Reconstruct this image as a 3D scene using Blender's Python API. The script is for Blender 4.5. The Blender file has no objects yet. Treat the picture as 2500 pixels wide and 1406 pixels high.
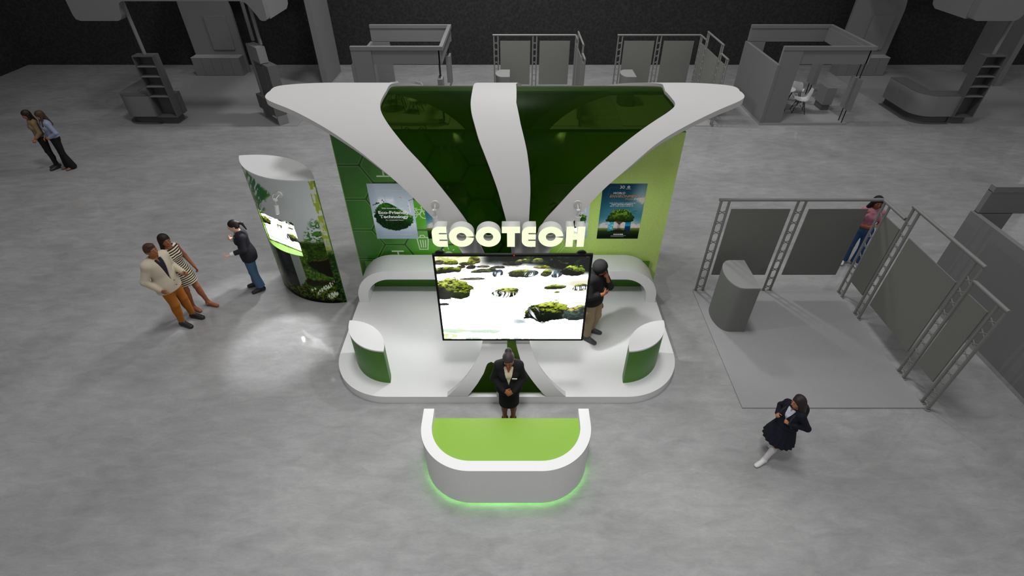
WORLD_STR = 0.34
UNDERGLOW = 45.0
import bpy, bmesh, math, random
import numpy as np
from mathutils import Vector, Matrix
random.seed(7); RNG = np.random.default_rng(11)
SC = bpy.context.scene
COL = SC.collection
PI = math.pi
CAM_H = 6.9; PITCH = math.radians(39.4); FPX = 1256.0; CXP = 1252.0; CYP = 703.0

# ---------------------------------------------------------------- materials
MATS = {}
def mat(name, color, rough=0.5, metal=0.0, spec=0.5, noise=None, emit=None, coat=0.0):
    """noise = (scale, amount): slight procedural mottling of the base colour"""
    if name in MATS: return MATS[name]
    m = bpy.data.materials.new(name); m.use_nodes = True
    nt = m.node_tree; b = nt.nodes['Principled BSDF']
    b.inputs['Base Color'].default_value = (*color, 1); b.inputs['Roughness'].default_value = rough
    b.inputs['Metallic'].default_value = metal; b.inputs['Specular IOR Level'].default_value = spec
    if coat: b.inputs['Coat Weight'].default_value = coat; b.inputs['Coat Roughness'].default_value = 0.08
    sc, am = noise or (60.0, 0.03)
    tc = nt.nodes.new('ShaderNodeTexCoord'); n = nt.nodes.new('ShaderNodeTexNoise')
    n.inputs['Scale'].default_value = sc; n.inputs['Detail'].default_value = 3
    nt.links.new(tc.outputs['Object'], n.inputs['Vector'])
    r = nt.nodes.new('ShaderNodeMapRange'); r.inputs['To Min'].default_value = 1 - am; r.inputs['To Max'].default_value = 1 + am
    nt.links.new(n.outputs['Fac'], r.inputs['Value'])
    mx = nt.nodes.new('ShaderNodeMix'); mx.data_type = 'RGBA'; mx.blend_type = 'MULTIPLY'; mx.inputs[0].default_value = 1
    mx.inputs[6].default_value = (*color, 1); nt.links.new(r.outputs[0], mx.inputs[7]); nt.links.new(mx.outputs[2], b.inputs['Base Color'])
    if emit:
        b.inputs['Emission Color'].default_value = (*emit[0], 1); b.inputs['Emission Strength'].default_value = emit[1]
    MATS[name] = m
    return m

def attr_mat(name, rough=0.5, emit=0.0, spec=0.5):
    if name in MATS: return MATS[name]
    m = bpy.data.materials.new(name); m.use_nodes = True
    nt = m.node_tree; b = nt.nodes['Principled BSDF']
    a = nt.nodes.new('ShaderNodeAttribute'); a.attribute_name = 'print'
    b.inputs['Roughness'].default_value = rough; b.inputs['Specular IOR Level'].default_value = spec
    if emit:
        b.inputs['Base Color'].default_value = (0.01, 0.01, 0.01, 1)
        nt.links.new(a.outputs['Color'], b.inputs['Emission Color']); b.inputs['Emission Strength'].default_value = emit
    else:
        nt.links.new(a.outputs['Color'], b.inputs['Base Color'])
    MATS[name] = m
    return m

def srgb(r, g, b):
    f = lambda c: (c / 255 / 12.92) if c / 255 <= 0.04045 else ((c / 255 + 0.055) / 1.055) ** 2.4
    return (f(r), f(g), f(b))

# ---------------------------------------------------------------- objects
def empty(name, loc=(0, 0, 0), rz=0.0, parent=None):
    o = bpy.data.objects.new(name, None); COL.objects.link(o); o.location = loc; o.rotation_euler = (0, 0, rz)
    o.empty_display_size = 0.1
    if parent: o.parent = parent
    return o
def tag(o, label=None, cat=None, group=None, kind=None):
    if label: o['label'] = label
    if cat: o['category'] = cat
    if group: o['group'] = group
    if kind: o['kind'] = kind
    return o
def thing(name, label, cat, loc=(0, 0, 0), rz=0.0, group=None):
    return tag(empty(name, loc, rz), label, cat, group)
def mesh_obj(name, verts, faces, m, parent=None, smooth=False, angle=None):
    me = bpy.data.meshes.new(name)
    me.from_pydata([tuple(map(float, v)) for v in verts], [], [tuple(int(i) for i in f) for f in faces]); me.update()
    return link(name, me, m, parent, smooth)
def link(name, me, m, parent=None, smooth=False):
    for q in (m if isinstance(m, (list, tuple)) else [m]): me.materials.append(q)
    o = bpy.data.objects.new(name, me); COL.objects.link(o)
    if parent: o.parent = parent
    if smooth:
        me.polygons.foreach_set('use_smooth', [True] * len(me.polygons))
    return o
def bobj(name, bm, m, parent=None, smooth=False, sharp=40):
    bmesh.ops.recalc_face_normals(bm, faces=bm.faces)
    me = bpy.data.meshes.new(name); bm.to_mesh(me); bm.free()
    if smooth and sharp:
        me.polygons.foreach_set('use_smooth', [True] * len(me.polygons))
        me.set_sharp_from_angle(angle=math.radians(sharp)); smooth = False
    return link(name, me, m, parent, smooth)
def copy_tree(o, parent=None):
    c = o.copy(); COL.objects.link(c)
    if parent: c.parent = parent
    for ch in list(o.children): copy_tree(ch, c)
    return c
def dup(o, dx=0, dy=0, label=None):
    c = copy_tree(o); c.location = (o.location.x + dx, o.location.y + dy, o.location.z)
    if label: c['label'] = label
    return c

# ---------------------------------------------------------------- bmesh shapes
def bm_new(): return bmesh.new()
def box(bm, x0, x1, y0, y1, z0, z1, bev=0.0, M=None, mi=0):
    vs = [bm.verts.new(p) for p in ((x0, y0, z0), (x1, y0, z0), (x1, y1, z0), (x0, y1, z0), (x0, y0, z1), (x1, y0, z1), (x1, y1, z1), (x0, y1, z1))]
    fs = [bm.faces.new([vs[i] for i in q]) for q in ((0, 3, 2, 1), (4, 5, 6, 7), (0, 1, 5, 4), (1, 2, 6, 5), (2, 3, 7, 6), (3, 0, 4, 7))]
    for f in fs: f.material_index = mi
    if M is not None: bmesh.ops.transform(bm, matrix=M, verts=vs)
    if bev:
        es = list({e for f in fs for e in f.edges})
        bmesh.ops.bevel(bm, geom=es, offset=bev, segments=2, affect='EDGES', profile=0.5)
    return vs
def tube(bm, a, b, r, seg=12, r2=None, cap=True):
    a = Vector(a); b = Vector(b); d = (b - a).normalized(); r2 = r if r2 is None else r2
    u = d.orthogonal().normalized(); w = d.cross(u)
    A = [bm.verts.new(a + (u * math.cos(2 * PI * i / seg) + w * math.sin(2 * PI * i / seg)) * r) for i in range(seg)]
    B = [bm.verts.new(b + (u * math.cos(2 * PI * i / seg) + w * math.sin(2 * PI * i / seg)) * r2) for i in range(seg)]
    for i in range(seg): bm.faces.new((A[i], A[(i + 1) % seg], B[(i + 1) % seg], B[i]))
    if cap: bm.faces.new(A[::-1]); bm.faces.new(B)
def path_tube(bm, pts, r, seg=8, closed=False):
    pts = [Vector(p) for p in pts]; n = len(pts); rings = []; pu = None
    for i, p in enumerate(pts):
        d = (pts[min(i + 1, n - 1)] - pts[max(i - 1, 0)]).normalized()
        u = d.orthogonal().normalized() if pu is None else (pu - d * pu.dot(d)).normalized()
        pu = u; w = d.cross(u)
        rings.append([bm.verts.new(p + (u * math.cos(2 * PI * k / seg) + w * math.sin(2 * PI * k / seg)) * r) for k in range(seg)])
    for a, b in zip(rings, rings[1:]):
        for k in range(seg): bm.faces.new((a[k], a[(k + 1) % seg], b[(k + 1) % seg], b[k]))
    bm.faces.new(rings[0][::-1]); bm.faces.new(rings[-1])
def prism(bm, poly, z0, z1, M=None, mi=0, bev=0.0):
    """extrude a plan polygon [(x,y)..] from z0 to z1"""
    A = [bm.verts.new((x, y, z0)) for x, y in poly]; B = [bm.verts.new((x, y, z1)) for x, y in poly]
    n = len(poly); fs = [bm.faces.new(A[::-1]), bm.faces.new(B)]
    for i in range(n): fs.append(bm.faces.new((A[i], A[(i + 1) % n], B[(i + 1) % n], B[i])))
    for f in fs: f.material_index = mi
    if M is not None: bmesh.ops.transform(bm, matrix=M, verts=A + B)
    if bev: bmesh.ops.bevel(bm, geom=list(set(fs[0].edges) | set(fs[1].edges)), offset=bev, segments=2, affect='EDGES', profile=0.5)
    return A + B
XZ = Matrix(((1, 0, 0, 0), (0, 0, 1, 0), (0, 1, 0, 0), (0, 0, 0, 1)))   # plan (x,y)->(x,z), extrusion -> y
YZ = Matrix(((0, 0, 1, 0), (1, 0, 0, 0), (0, 1, 0, 0), (0, 0, 0, 1)))
def arc(cx, cy, r, a0, a1, n=12):
    return [(cx + r * math.cos(math.radians(a0 + (a1 - a0) * i / n)), cy + r * math.sin(math.radians(a0 + (a1 - a0) * i / n))) for i in range(n + 1)]
def lens(A, B, sag1, sag2=None, n=28):
    """pointed lens plan between tips A and B; sag1 on the right hand of A->B, sag2 on the left"""
    sag2 = sag1 if sag2 is None else sag2
    A = np.array(A, float); B = np.array(B, float); m = (A + B) / 2; d = (B - A); c = np.linalg.norm(d); d /= c; nr = np.array((d[1], -d[0]))
    def side(s):
        R = (c * c / 4 + s * s) / (2 * s); out = []
        for i in range(n + 1):
            t = -c / 2 + c * i / n; out.append((t, math.sqrt(R * R - t * t) - (R - s)))
        return out
    p1 = [tuple(m + d * t + nr * h) for t, h in side(sag1)]
    p2 = [tuple(m + d * t - nr * h) for t, h in side(sag2)]
    return p1 + p2[::-1][1:-1]
def to_mesh(o):
    dg = bpy.context.evaluated_depsgraph_get(); me = bpy.data.meshes.new_from_object(o.evaluated_get(dg)); return me
def text_mesh(name, s, size, m, parent, loc, rot=(PI / 2, 0, 0), bold=0.0, shear=0.0, spacing=1.0, align='CENTER', depth=0.0, width=None):
    cu = bpy.data.curves.new(name, 'FONT'); cu.body = s; cu.size = size; cu.align_x = align; cu.offset = bold; cu.shear = shear
    cu.space_character = spacing; cu.extrude = depth; cu.resolution_u = 4
    o = bpy.data.objects.new(name + '_src', cu); COL.objects.link(o)
    bpy.context.view_layer.update()
    me = to_mesh(o); bpy.data.objects.remove(o); bpy.data.curves.remove(cu)
    if width:
        xs = [v.co.x for v in me.vertices]; k = width / max(1e-6, max(xs) - min(xs))
        for v in me.vertices: v.co.x *= k
    t = link(name, me, m, parent); t.location = loc; t.rotation_euler = rot
    return t
def poly2d(name, loops, depth, m, parent, loc, rot=(PI / 2, 0, 0), bevel=0.0, convert=True):
    """flat shape with holes from closed 2D loops, extruded +-depth"""
    cu = bpy.data.curves.new(name, 'CURVE'); cu.dimensions = '2D'; cu.fill_mode = 'BOTH'; cu.extrude = depth; cu.bevel_depth = bevel; cu.bevel_resolution = 1
    for lp in loops:
        sp = cu.splines.new('POLY'); sp.points.add(len(lp) - 1)
        for p, (x, y) in zip(sp.points, lp): p.co = (x, y, 0, 1)
        sp.use_cyclic_u = True
    o = bpy.data.objects.new(name + '_src', cu); COL.objects.link(o); bpy.context.view_layer.update()
    me = to_mesh(o); bpy.data.objects.remove(o); bpy.data.curves.remove(cu)
    t = link(name, me, m, parent); t.location = loc; t.rotation_euler = rot
    return t
def strokes_mesh(polys, w, y, bm=None):
    """flat ribbons in an XZ plane at depth y"""
    bm = bm or bm_new()
    for pl in polys:
        pts = [np.array(p, float) for p in pl]; n = len(pts)
        closed = np.allclose(pts[0], pts[-1]) and n > 2
        L = []; R = []
        for i in range(n):
            a = pts[i - 1] if i else (pts[-2] if closed else pts[0]); b = pts[(i + 1)] if i < n - 1 else (pts[1] if closed else pts[-1])
            d0 = pts[i] - a; d1 = b - pts[i]
            if np.linalg.norm(d0) < 1e-9: d0 = d1
            if np.linalg.norm(d1) < 1e-9: d1 = d0
            d0 = d0 / np.linalg.norm(d0); d1 = d1 / np.linalg.norm(d1)
            t = d0 + d1; t = t / (np.linalg.norm(t) + 1e-9); nn = np.array((-t[1], t[0])); k = 1 / max(0.5, float(np.dot(nn, (-d0[1], d0[0]))))
            L.append(pts[i] + nn * w / 2 * k); R.append(pts[i] - nn * w / 2 * k)
        vl = [bm.verts.new((p[0], y, p[1])) for p in L]; vr = [bm.verts.new((p[0], y, p[1])) for p in R]
        for i in range(n - 1): bm.faces.new((vl[i], vr[i], vr[i + 1], vl[i + 1]))
    return bm
def circ(cx, cy, r, n=28, ry=None, a0=0, a1=360):
    ry = r if ry is None else ry
    return [(cx + r * math.cos(math.radians(a0 + (a1 - a0) * i / n)), cy + ry * math.sin(math.radians(a0 + (a1 - a0) * i / n))) for i in range(n + 1)]

# ---------------------------------------------------------------- numpy noise and printed pictures
def vnoise(x, y, seed=0):
    xi = np.floor(x).astype(np.int64); yi = np.floor(y).astype(np.int64); xf = x - xi; yf = y - yi
    def h(a, b):
        n = (a * 374761393 + b * 668265263 + seed * 974711) & 0xffffffff
        n = ((n ^ (n >> 13)) * 1274126177) & 0xffffffff
        return ((n ^ (n >> 16)) & 0xffff) / 65535.0
    u = xf * xf * (3 - 2 * xf); v = yf * yf * (3 - 2 * yf)
    return (h(xi, yi) * (1 - u) + h(xi + 1, yi) * u) * (1 - v) + (h(xi, yi + 1) * (1 - u) + h(xi + 1, yi + 1) * u) * v
def fbm(x, y, o=4, seed=0):
    s = 0; a = 0.5; t = 0
    for i in range(o): s = s + a * vnoise(x, y, seed + i); t += a; x = x * 2.03; y = y * 2.03; a *= 0.5
    return s / t
def smooth(e0, e1, x):
    t = np.clip((x - e0) / (e1 - e0), 0, 1); return t * t * (3 - 2 * t)
class Pic:
    """picture canvas, u right 0..1, v down 0..1, sRGB 0..1 colours"""
    def __init__(s, nu, nv, asp):
        s.nu, s.nv = nu, nv; s.u, s.v = np.meshgrid(np.linspace(0, 1, nu), np.linspace(0, 1, nv)); s.asp = asp
        s.c = np.zeros((nv, nu, 3))
    def over(s, m, col):
        m = np.clip(m, 0, 1)[..., None]; col = np.asarray(col, float)
        if col.max() > 1.5: col = col / 255.0
        s.c = s.c * (1 - m) + col * m
    def linear(s):
        c = np.clip(s.c, 0, None); return np.where(c <= 0.04045, c / 12.92, ((c + 0.055) / 1.055) ** 2.4)
def pic_mesh(name, pic, pos, m, parent):
    """pos(u,v)->(x,y,z) arrays; colour attribute 'print' per vertex"""
    X, Y, Z = pos(pic.u, pic.v); nv, nu = pic.nv, pic.nu
    V = np.stack([X, Y, Z], -1).reshape(-1, 3)
    i = np.arange(nv * nu).reshape(nv, nu)
    Fq = np.stack([i[1:, :-1], i[1:, 1:], i[:-1, 1:], i[:-1, :-1]], -1).reshape(-1, 4)
    me = bpy.data.meshes.new(name); fast_mesh(me, V, Fq)
    at = me.color_attributes.new('print', 'FLOAT_COLOR', 'POINT')
    C = np.ones((nv * nu, 4), np.float32); C[:, :3] = (pic.linear() * getattr(pic, 'k', 1.0)).reshape(-1, 3); at.data.foreach_set('color', C.ravel())
    return link(name, me, m, parent, True)
def fast_mesh(me, V, Fq):
    me.vertices.add(len(V)); me.vertices.foreach_set('co', np.asarray(V, np.float32).ravel())
    n = len(Fq); k = Fq.shape[1]
    me.loops.add(n * k); me.loops.foreach_set('vertex_index', np.asarray(Fq, np.int32).ravel())
    me.polygons.add(n); me.polygons.foreach_set('loop_start', np.arange(0, n * k, k, dtype=np.int32))
    me.update(calc_edges=True); me.validate()

# ---------------------------------------------------------------- shared materials
WHITE = mat('white_laminate', (0.72, 0.72, 0.72), 0.45, noise=(30, 0.012))
WHITE_G = mat('white_satin_panel', (0.73, 0.73, 0.73), 0.6, noise=(30, 0.012))
GREEN_D = mat('deep_green_laminate', srgb(62, 118, 22), 0.45, noise=(40, 0.03))
GREEN_L = mat('lime_green_laminate', srgb(130, 172, 54), 0.4, noise=(40, 0.02))
GREY = mat('grey_board', srgb(118, 117, 118), 0.7, noise=(8, 0.03))
GREY_L = mat('grey_board_light', srgb(150, 149, 150), 0.7, noise=(8, 0.03))
GREY_D = mat('grey_board_dark', srgb(84, 83, 84), 0.7, noise=(8, 0.03))
PANEL = mat('grey_felt_panel', srgb(112, 112, 108), 0.9, noise=(200, 0.04))
ALU = mat('grey_truss_metal', srgb(126, 127, 124), 0.5, 0.15, noise=(90, 0.03))
BLACK = mat('black_plastic', (0.006, 0.0065, 0.0065), 0.45, spec=0.12)
BLACK_M = mat('black_metal', (0.004, 0.004, 0.004), 0.5)
WMETAL = mat('white_painted_metal', (0.7, 0.7, 0.68), 0.4)
# ---------------------------------------------------------------- hall shell
def floor_mat():
    m = bpy.data.materials.new('polished_concrete'); m.use_nodes = True; nt = m.node_tree; b = nt.nodes['Principled BSDF']; N = nt.nodes.new; L = nt.links.new
    tc = N('ShaderNodeTexCoord')
    def noise(sc, mapsc, det=6, rough=0.6, dist=0.0):
        mp = N('ShaderNodeMapping'); mp.inputs['Scale'].default_value = mapsc; L(tc.outputs['Object'], mp.inputs['Vector'])
        n = N('ShaderNodeTexNoise'); n.inputs['Scale'].default_value = sc; n.inputs['Detail'].default_value = det; n.inputs['Roughness'].default_value = rough; n.inputs['Distortion'].default_value = dist
        L(mp.outputs[0], n.inputs['Vector']); return n.outputs['Fac']
    big = noise(0.55, (1, 1.6, 1), 5, 0.55, 0.6); mid = noise(2.2, (1, 2.6, 1), 8, 0.68, 0.5); fine = noise(16, (1, 3.4, 1), 6, 0.7)
    def mr(v, a, b_, lo=0.3, hi=0.7):
        r = N('ShaderNodeMapRange'); r.inputs['From Min'].default_value = lo; r.inputs['From Max'].default_value = hi; r.inputs['To Min'].default_value = a; r.inputs['To Max'].default_value = b_; L(v, r.inputs['Value']); return r.outputs[0]
    def mul(a, c):
        q = N('ShaderNodeMath'); q.operation = 'MULTIPLY'; L(a, q.inputs[0]); L(c, q.inputs[1]); return q.outputs[0]
    k = mul(mul(mr(big, 0.86, 1.1), mr(mid, 0.84, 1.12)), mr(fine, 0.93, 1.06))
    mx = N('ShaderNodeMix'); mx.data_type = 'RGBA'; mx.blend_type = 'MULTIPLY'; mx.inputs[0].default_value = 1; mx.inputs[6].default_value = (*FLOOR_COL, 1)
    L(k, mx.inputs[7]); L(mx.outputs[2], b.inputs['Base Color'])
    L(mr(mid, 0.05, 0.12), b.inputs['Roughness']); b.inputs['Specular IOR Level'].default_value = 0.5
    return m
FLOOR_COL = (0.325, 0.323, 0.324)
bm = bm_new(); box(bm, -23.2, 26, -3, 24.4, -0.2, 0)
tag(bobj('floor', bm, floor_mat()), kind='structure')
def dark_wall():
    m = bpy.data.materials.new('dark_acoustic_cladding'); m.use_nodes = True; nt = m.node_tree; b = nt.nodes['Principled BSDF']; N = nt.nodes.new; L = nt.links.new
    tc = N('ShaderNodeTexCoord'); v = N('ShaderNodeTexVoronoi'); v.inputs['Scale'].default_value = 9; L(tc.outputs['Object'], v.inputs['Vector'])
    w = N('ShaderNodeTexNoise'); w.inputs['Scale'].default_value = 14; w.inputs['Detail'].default_value = 5; L(tc.outputs['Object'], w.inputs['Vector'])
    q = N('ShaderNodeMath'); q.operation = 'MULTIPLY'; L(v.outputs['Distance'], q.inputs[0]); L(w.outputs['Fac'], q.inputs[1])
    cr = N('ShaderNodeValToRGB'); cr.color_ramp.elements[0].color = (0.006, 0.006, 0.006, 1); cr.color_ramp.elements[1].color = (0.03, 0.03, 0.03, 1); cr.color_ramp.elements[1].position = 0.6
    L(q.outputs[0], cr.inputs['Fac']); L(cr.outputs[0], b.inputs['Base Color']); b.inputs['Roughness'].default_value = 0.9
    bp = N('ShaderNodeBump'); bp.inputs['Strength'].default_value = 0.5; L(q.outputs[0], bp.inputs['Height']); L(bp.outputs[0], b.inputs['Normal'])
    return m
DW = dark_wall()
bm = bm_new(); box(bm, -22.2, 26, 24.14, 24.4, 0, 11); tag(bobj('wall_back', bm, DW), kind='structure')
bm = bm_new(); box(bm, -22.2, -21.68, -3, 24.14, 0, 11); tag(bobj('wall_left', bm, DW), kind='structure')
# ---------------------------------------------------------------- main stand: stage, wall, bench, sculpture
SX0, SX1, SY0, SY1 = -3.085, 2.875, 5.392, 8.30; SZ = 0.16
def rr_plan(x0, x1, y0, y1, r, n=20):
    return arc(x0 + r, y0 + r, r, 180, 270, n) + arc(x1 - r, y0 + r, r, 270, 360, n) + [(x1, y1), (x0, y1)]
bm = bm_new(); prism(bm, rr_plan(SX0, SX1, SY0, SY1, 1.0), 0.0, SZ, bev=0.006)
tag(bobj('stage_platform', bm, WHITE, smooth=True), 'low white stage platform with rounded front corners under the green tree stand', 'platform')

# backdrop wall
def wall_mat():
    m = bpy.data.materials.new('green_printed_backdrop'); m.use_nodes = True; nt = m.node_tree; b = nt.nodes['Principled BSDF']; N = nt.nodes.new; L = nt.links.new
    tc = N('ShaderNodeTexCoord'); sp = N('ShaderNodeSeparateXYZ'); L(tc.outputs['Object'], sp.inputs[0])
    cr = N('ShaderNodeValToRGB'); mr = N('ShaderNodeMapRange'); mr.inputs['From Min'].default_value = -3.05; mr.inputs['From Max'].default_value = 2.85
    n = N('ShaderNodeTexNoise'); n.inputs['Scale'].default_value = 0.9; n.inputs['Detail'].default_value = 2; L(tc.outputs['Object'], n.inputs['Vector'])
    ad = N('ShaderNodeMath'); ad.operation = 'MULTIPLY_ADD'; ad.inputs[1].default_value = 0.9; L(n.outputs['Fac'], ad.inputs[0]); L(sp.outputs['X'], ad.inputs[2]); L(ad.outputs[0], mr.inputs['Value']); L(mr.outputs[0], cr.inputs['Fac'])
    e = cr.color_ramp.elements; e[0].position = 0.0; e[0].color = (*srgb(46, 96, 28), 1); e[1].position = 1.0; e[1].color = (*srgb(182, 210, 112), 1)
    for p, c in ((0.16, (52, 110, 32)), (0.33, (92, 172, 46)), (0.52, (96, 160, 24)), (0.72, (130, 178, 56)), (0.86, (188, 220, 112))):
        q = e.new(p); q.color = (*srgb(*c), 1)
    g = N('ShaderNodeTexNoise'); g.inputs['Scale'].default_value = 55; g.inputs['Detail'].default_value = 4; g.inputs['Roughness'].default_value = 0.8; L(tc.outputs['Object'], g.inputs['Vector'])
    r2 = N('ShaderNodeMapRange'); r2.inputs['From Min'].default_value = 0.3; r2.inputs['From Max'].default_value = 0.7; r2.inputs['To Min'].default_value = 0.86; r2.inputs['To Max'].default_value = 1.12; L(g.outputs['Fac'], r2.inputs['Value'])
    mx = N('ShaderNodeMix'); mx.data_type = 'RGBA'; mx.blend_type = 'MULTIPLY'; mx.inputs[0].default_value = 1; L(cr.outputs[0], mx.inputs[6]); L(r2.outputs[0], mx.inputs[7]); L(mx.outputs[2], b.inputs['Base Color'])
    b.inputs['Roughness'].default_value = 0.09; b.inputs['Specular IOR Level'].default_value = 0.5
    return m
WY = 8.36; WX0, WX1, WZ1 = -3.085, 2.92, 3.42
wall = thing('backdrop_wall', 'tall glossy green backdrop wall printed with hexagons and ecology icons', 'wall')
bm = bm_new(); box(bm, WX0, WX1, WY, WY + 0.12, 0, WZ1); bobj('panel', bm, [wall_mat()], wall)
bm = bm_new(); box(bm, WX0 - 0.012, WX0, WY, WY + 0.12, 0, WZ1 + 0.01); box(bm, WX0, WX1, WY + 0.0, WY + 0.12, WZ1, WZ1 + 0.012); bobj('edge_trim', bm, mat('fresh_green_edge', srgb(110, 160, 50), 0.4), wall)
# hexagon lines
HEXC = mat('printed_line_green', srgb(84, 140, 58), 0.09); HEXP = mat('printed_line_pale', srgb(186, 208, 136), 0.09); HEXK = mat('printed_line_dark', srgb(36, 76, 24), 0.09)
def hexa(cx, cz, a): return [(cx + a * math.cos(math.radians(60 * i)), cz + a * math.sin(math.radians(60 * i))) for i in range(7)]
def clipwall(pl): return [(min(max(x, WX0 + 0.005), WX1 - 0.005), min(max(z, 0.2), WZ1 - 0.01)) for x, z in pl]
A_ = 0.389; H_ = A_ * math.sqrt(3)
def hexcells(n0, n1):
    for n in range(n0, n1):
        cx = -2.90 + 0.5835 * n + (0.06 if n > 6 else 0); off = 0.0 if n % 2 == 0 else H_ / 2
        for k in range(-1, 5):
            cz = 2.488 - H_ * k + off
            if 0.4 < cz < 3.7: yield cx, cz
def inside(cx, cz, a): return WX0 < cx - a and cx + a < WX1 and cz + a * 0.87 < WZ1 and cz - a * 0.87 > 0.2
def hexseg(cells, a, bm, w, y):
    done = set()
    for cx, cz in cells:
        h = hexa(cx, cz, a)
        for p, q in zip(h, h[1:]):
            k = (round((p[0] + q[0]) * 50), round((p[1] + q[1]) * 50))
            if any((k[0] + i, k[1] + j) in done for i in (-1, 0, 1) for j in (-1, 0, 1)): continue
            done.add(k)
            seg = [(p[0] + (q[0] - p[0]) * t / 40, p[1] + (q[1] - p[1]) * t / 40) for t in range(41)]
            seg = [t for t in seg if WX0 < t[0] < WX1 and 0.2 < t[1] < WZ1]
            if len(seg) > 4: strokes_mesh([[seg[0], seg[-1]]], w, y, bm)
bm = bm_new(); hexseg(list(hexcells(0, 6)), A_ - 0.028, bm, 0.013, WY - 0.0015); bobj('printed_hexagons', bm, HEXC, wall)
bm = bm_new(); hexseg(list(hexcells(0, 6)), A_, bm, 0.030, WY - 0.0010); bobj('printed_hexagon_gaps', bm, HEXK, wall)
bm = bm_new(); hexseg([c for i, c in enumerate(hexcells(6, 11)) if i % 2 == 0 or i % 3 == 0], A_, bm, 0.013, WY - 0.0015); bobj('printed_hexagons', bm, HEXP, wall)
# icons
ICON = mat('printed_icon_white', srgb(206, 224, 190), 0.25); ICON2 = mat('printed_icon_soft', srgb(150, 180, 120), 0.25)
def icon(polys, w, m=ICON, fills=()):
    bm = strokes_mesh(polys, w, WY - 0.002)
    for f in fills: bm.faces.new([bm.verts.new((x, WY - 0.002, z)) for x, z in f])
    return bobj('printed_icon', bm, m, wall)
def wpt(px, py):
    """point on the wall plane that the given picture position shows"""
    u = (px - CXP) / FPX; v = (CYP - py) / FPX; s, c = math.sin(PITCH), math.cos(PITCH)
    t = WY / (c + v * s); return (u * t, CAM_H + t * (-s + v * c))
def drop(cx, cz, w, h):
    out = []
    for i in range(33):
        a = 2 * PI * i / 32; x = math.sin(a) * w / 2 * (math.sin(a / 2)) ** 1.3; z = math.cos(a) * h / 2; out.append((cx + x, cz + z))
    return out
x, z = wpt(1000, 362); icon([drop(x, z, 0.42, 0.62)], 0.022, ICON2)
x, z = wpt(1090, 395)      # plug
icon([[(x - .06, z + .17), (x - .06, z + .3)], [(x + .06, z + .17), (x + .06, z + .3)]], 0.045, ICON2)
icon([[(x + .02, z - .12), (x + .02, z - .2), (x - .05, z - .28), (x - .2, z - .27)]], 0.02, ICON2,
     fills=[[(x - .11, z + .16), (x + .11, z + .16), (x + .11, z), (x + .07, z - .1), (x, z - .13), (x - .07, z - .1), (x - .11, z)][::-1]])
x, z = wpt(1172, 446)      # globe
icon([circ(x, z, .18), circ(x, z, .085, ry=.18), [(x - .18, z), (x + .18, z)], [(x, z - .18), (x, z + .18)], [(x - .16, z + .09), (x + .16, z + .09)], [(x - .16, z - .09), (x + .16, z - .09)]], 0.017, ICON2)
x, z = wpt(1172, 522); icon([], 0.01, ICON2, fills=[drop(x, z, 0.26, 0.36)[:-1][::-1]])
for px, py in ((1083, 338), (935, 420)):   # turbine poles
    x, z = wpt(px, py); icon([[(x, z + .1), (x, z - .07)], [(x - .13, z - .08), (x + .13, z - .08)]], 0.03, ICON2 if px > 1000 else ICON)
x, z = wpt(1080, 300); icon([[(x - .06, z), (x + .06, z)], [(x - .05, z + .05), (x + .05, z + .05)]], 0.03, ICON2)
x, z = wpt(1010, 310); icon([[(x - .2, z - .04), (x - .2, z + .03), (x + .2, z + .03), (x + .2, z - .04), (x - .2, z - .04)], circ(x - .12, z - .05, .04), circ(x + .12, z - .05, .04)], 0.015, ICON2)
x, z = wpt(1022, 524)      # bicycle
icon([circ(x - .11, z, .08), circ(x + .11, z, .08), [(x - .11, z), (x - .04, z + .11), (x + .07, z + .11), (x + .01, z), (x - .11, z)], [(x + .01, z), (x - .05, z + .14)], [(x + .11, z), (x + .06, z + .17), (x + .12, z + .18)], [(x - .09, z + .14), (x - .01, z + .14)]], 0.016)
x, z = wpt(1033, 592)      # bin
icon([[(x - .13, z + .12), (x + .13, z + .12)], [(x - .05, z + .13), (x - .03, z + .17), (x + .03, z + .17), (x + .05, z + .13)], [(x - .11, z + .11), (x - .08, z - .16), (x + .08, z - .16), (x + .11, z + .11)],
      [(x - .05, z + .06), (x - .04, z - .12)], [(x, z + .06), (x, z - .12)], [(x + .05, z + .06), (x + .04, z - .12)]], 0.02)
x, z = wpt(972, 617)       # tap
icon([[(x - .12, z + .04), (x + .12, z + .04)], [(x, z + .04), (x, z - .06)], [(x - .16, z - .06), (x + .1, z - .06), (x + .12, z - .14)]], 0.032)
x, z = wpt(1096, 622)      # sun lamp
icon([[(x + .13 * math.cos(a), z + .13 * math.sin(a)), (x + .18 * math.cos(a), z + .18 * math.sin(a))] for a in [math.radians(d) for d in (10, 50, 90, 130, 170)]], 0.014, fills=[circ(x, z, .09, 16)[:-1]])
x, z = wpt(1325, 452)      # recycling arrows
for k in range(3):
    a = math.radians(90 + 120 * k); b_ = a + math.radians(75); c_ = a + math.radians(20)
    icon([[(x + .15 * math.cos(a + t), z + .15 * math.sin(a + t)) for t in (0.15, 0.5, 0.9, 1.25)]], 0.06, ICON2, fills=[[(x + .15 * math.cos(a + 1.25) + .08 * math.cos(a + 1.25), z + .15 * math.sin(a + 1.25) + .08 * math.sin(a + 1.25)), (x + .15 * math.cos(a + 1.75), z + .15 * math.sin(a + 1.75)), (x + .15 * math.cos(a + 1.25) - .08 * math.cos(a + 1.25), z + .15 * math.sin(a + 1.25) - .08 * math.sin(a + 1.25))]])
x, z = wpt(1535, 628)      # leaf
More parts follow.
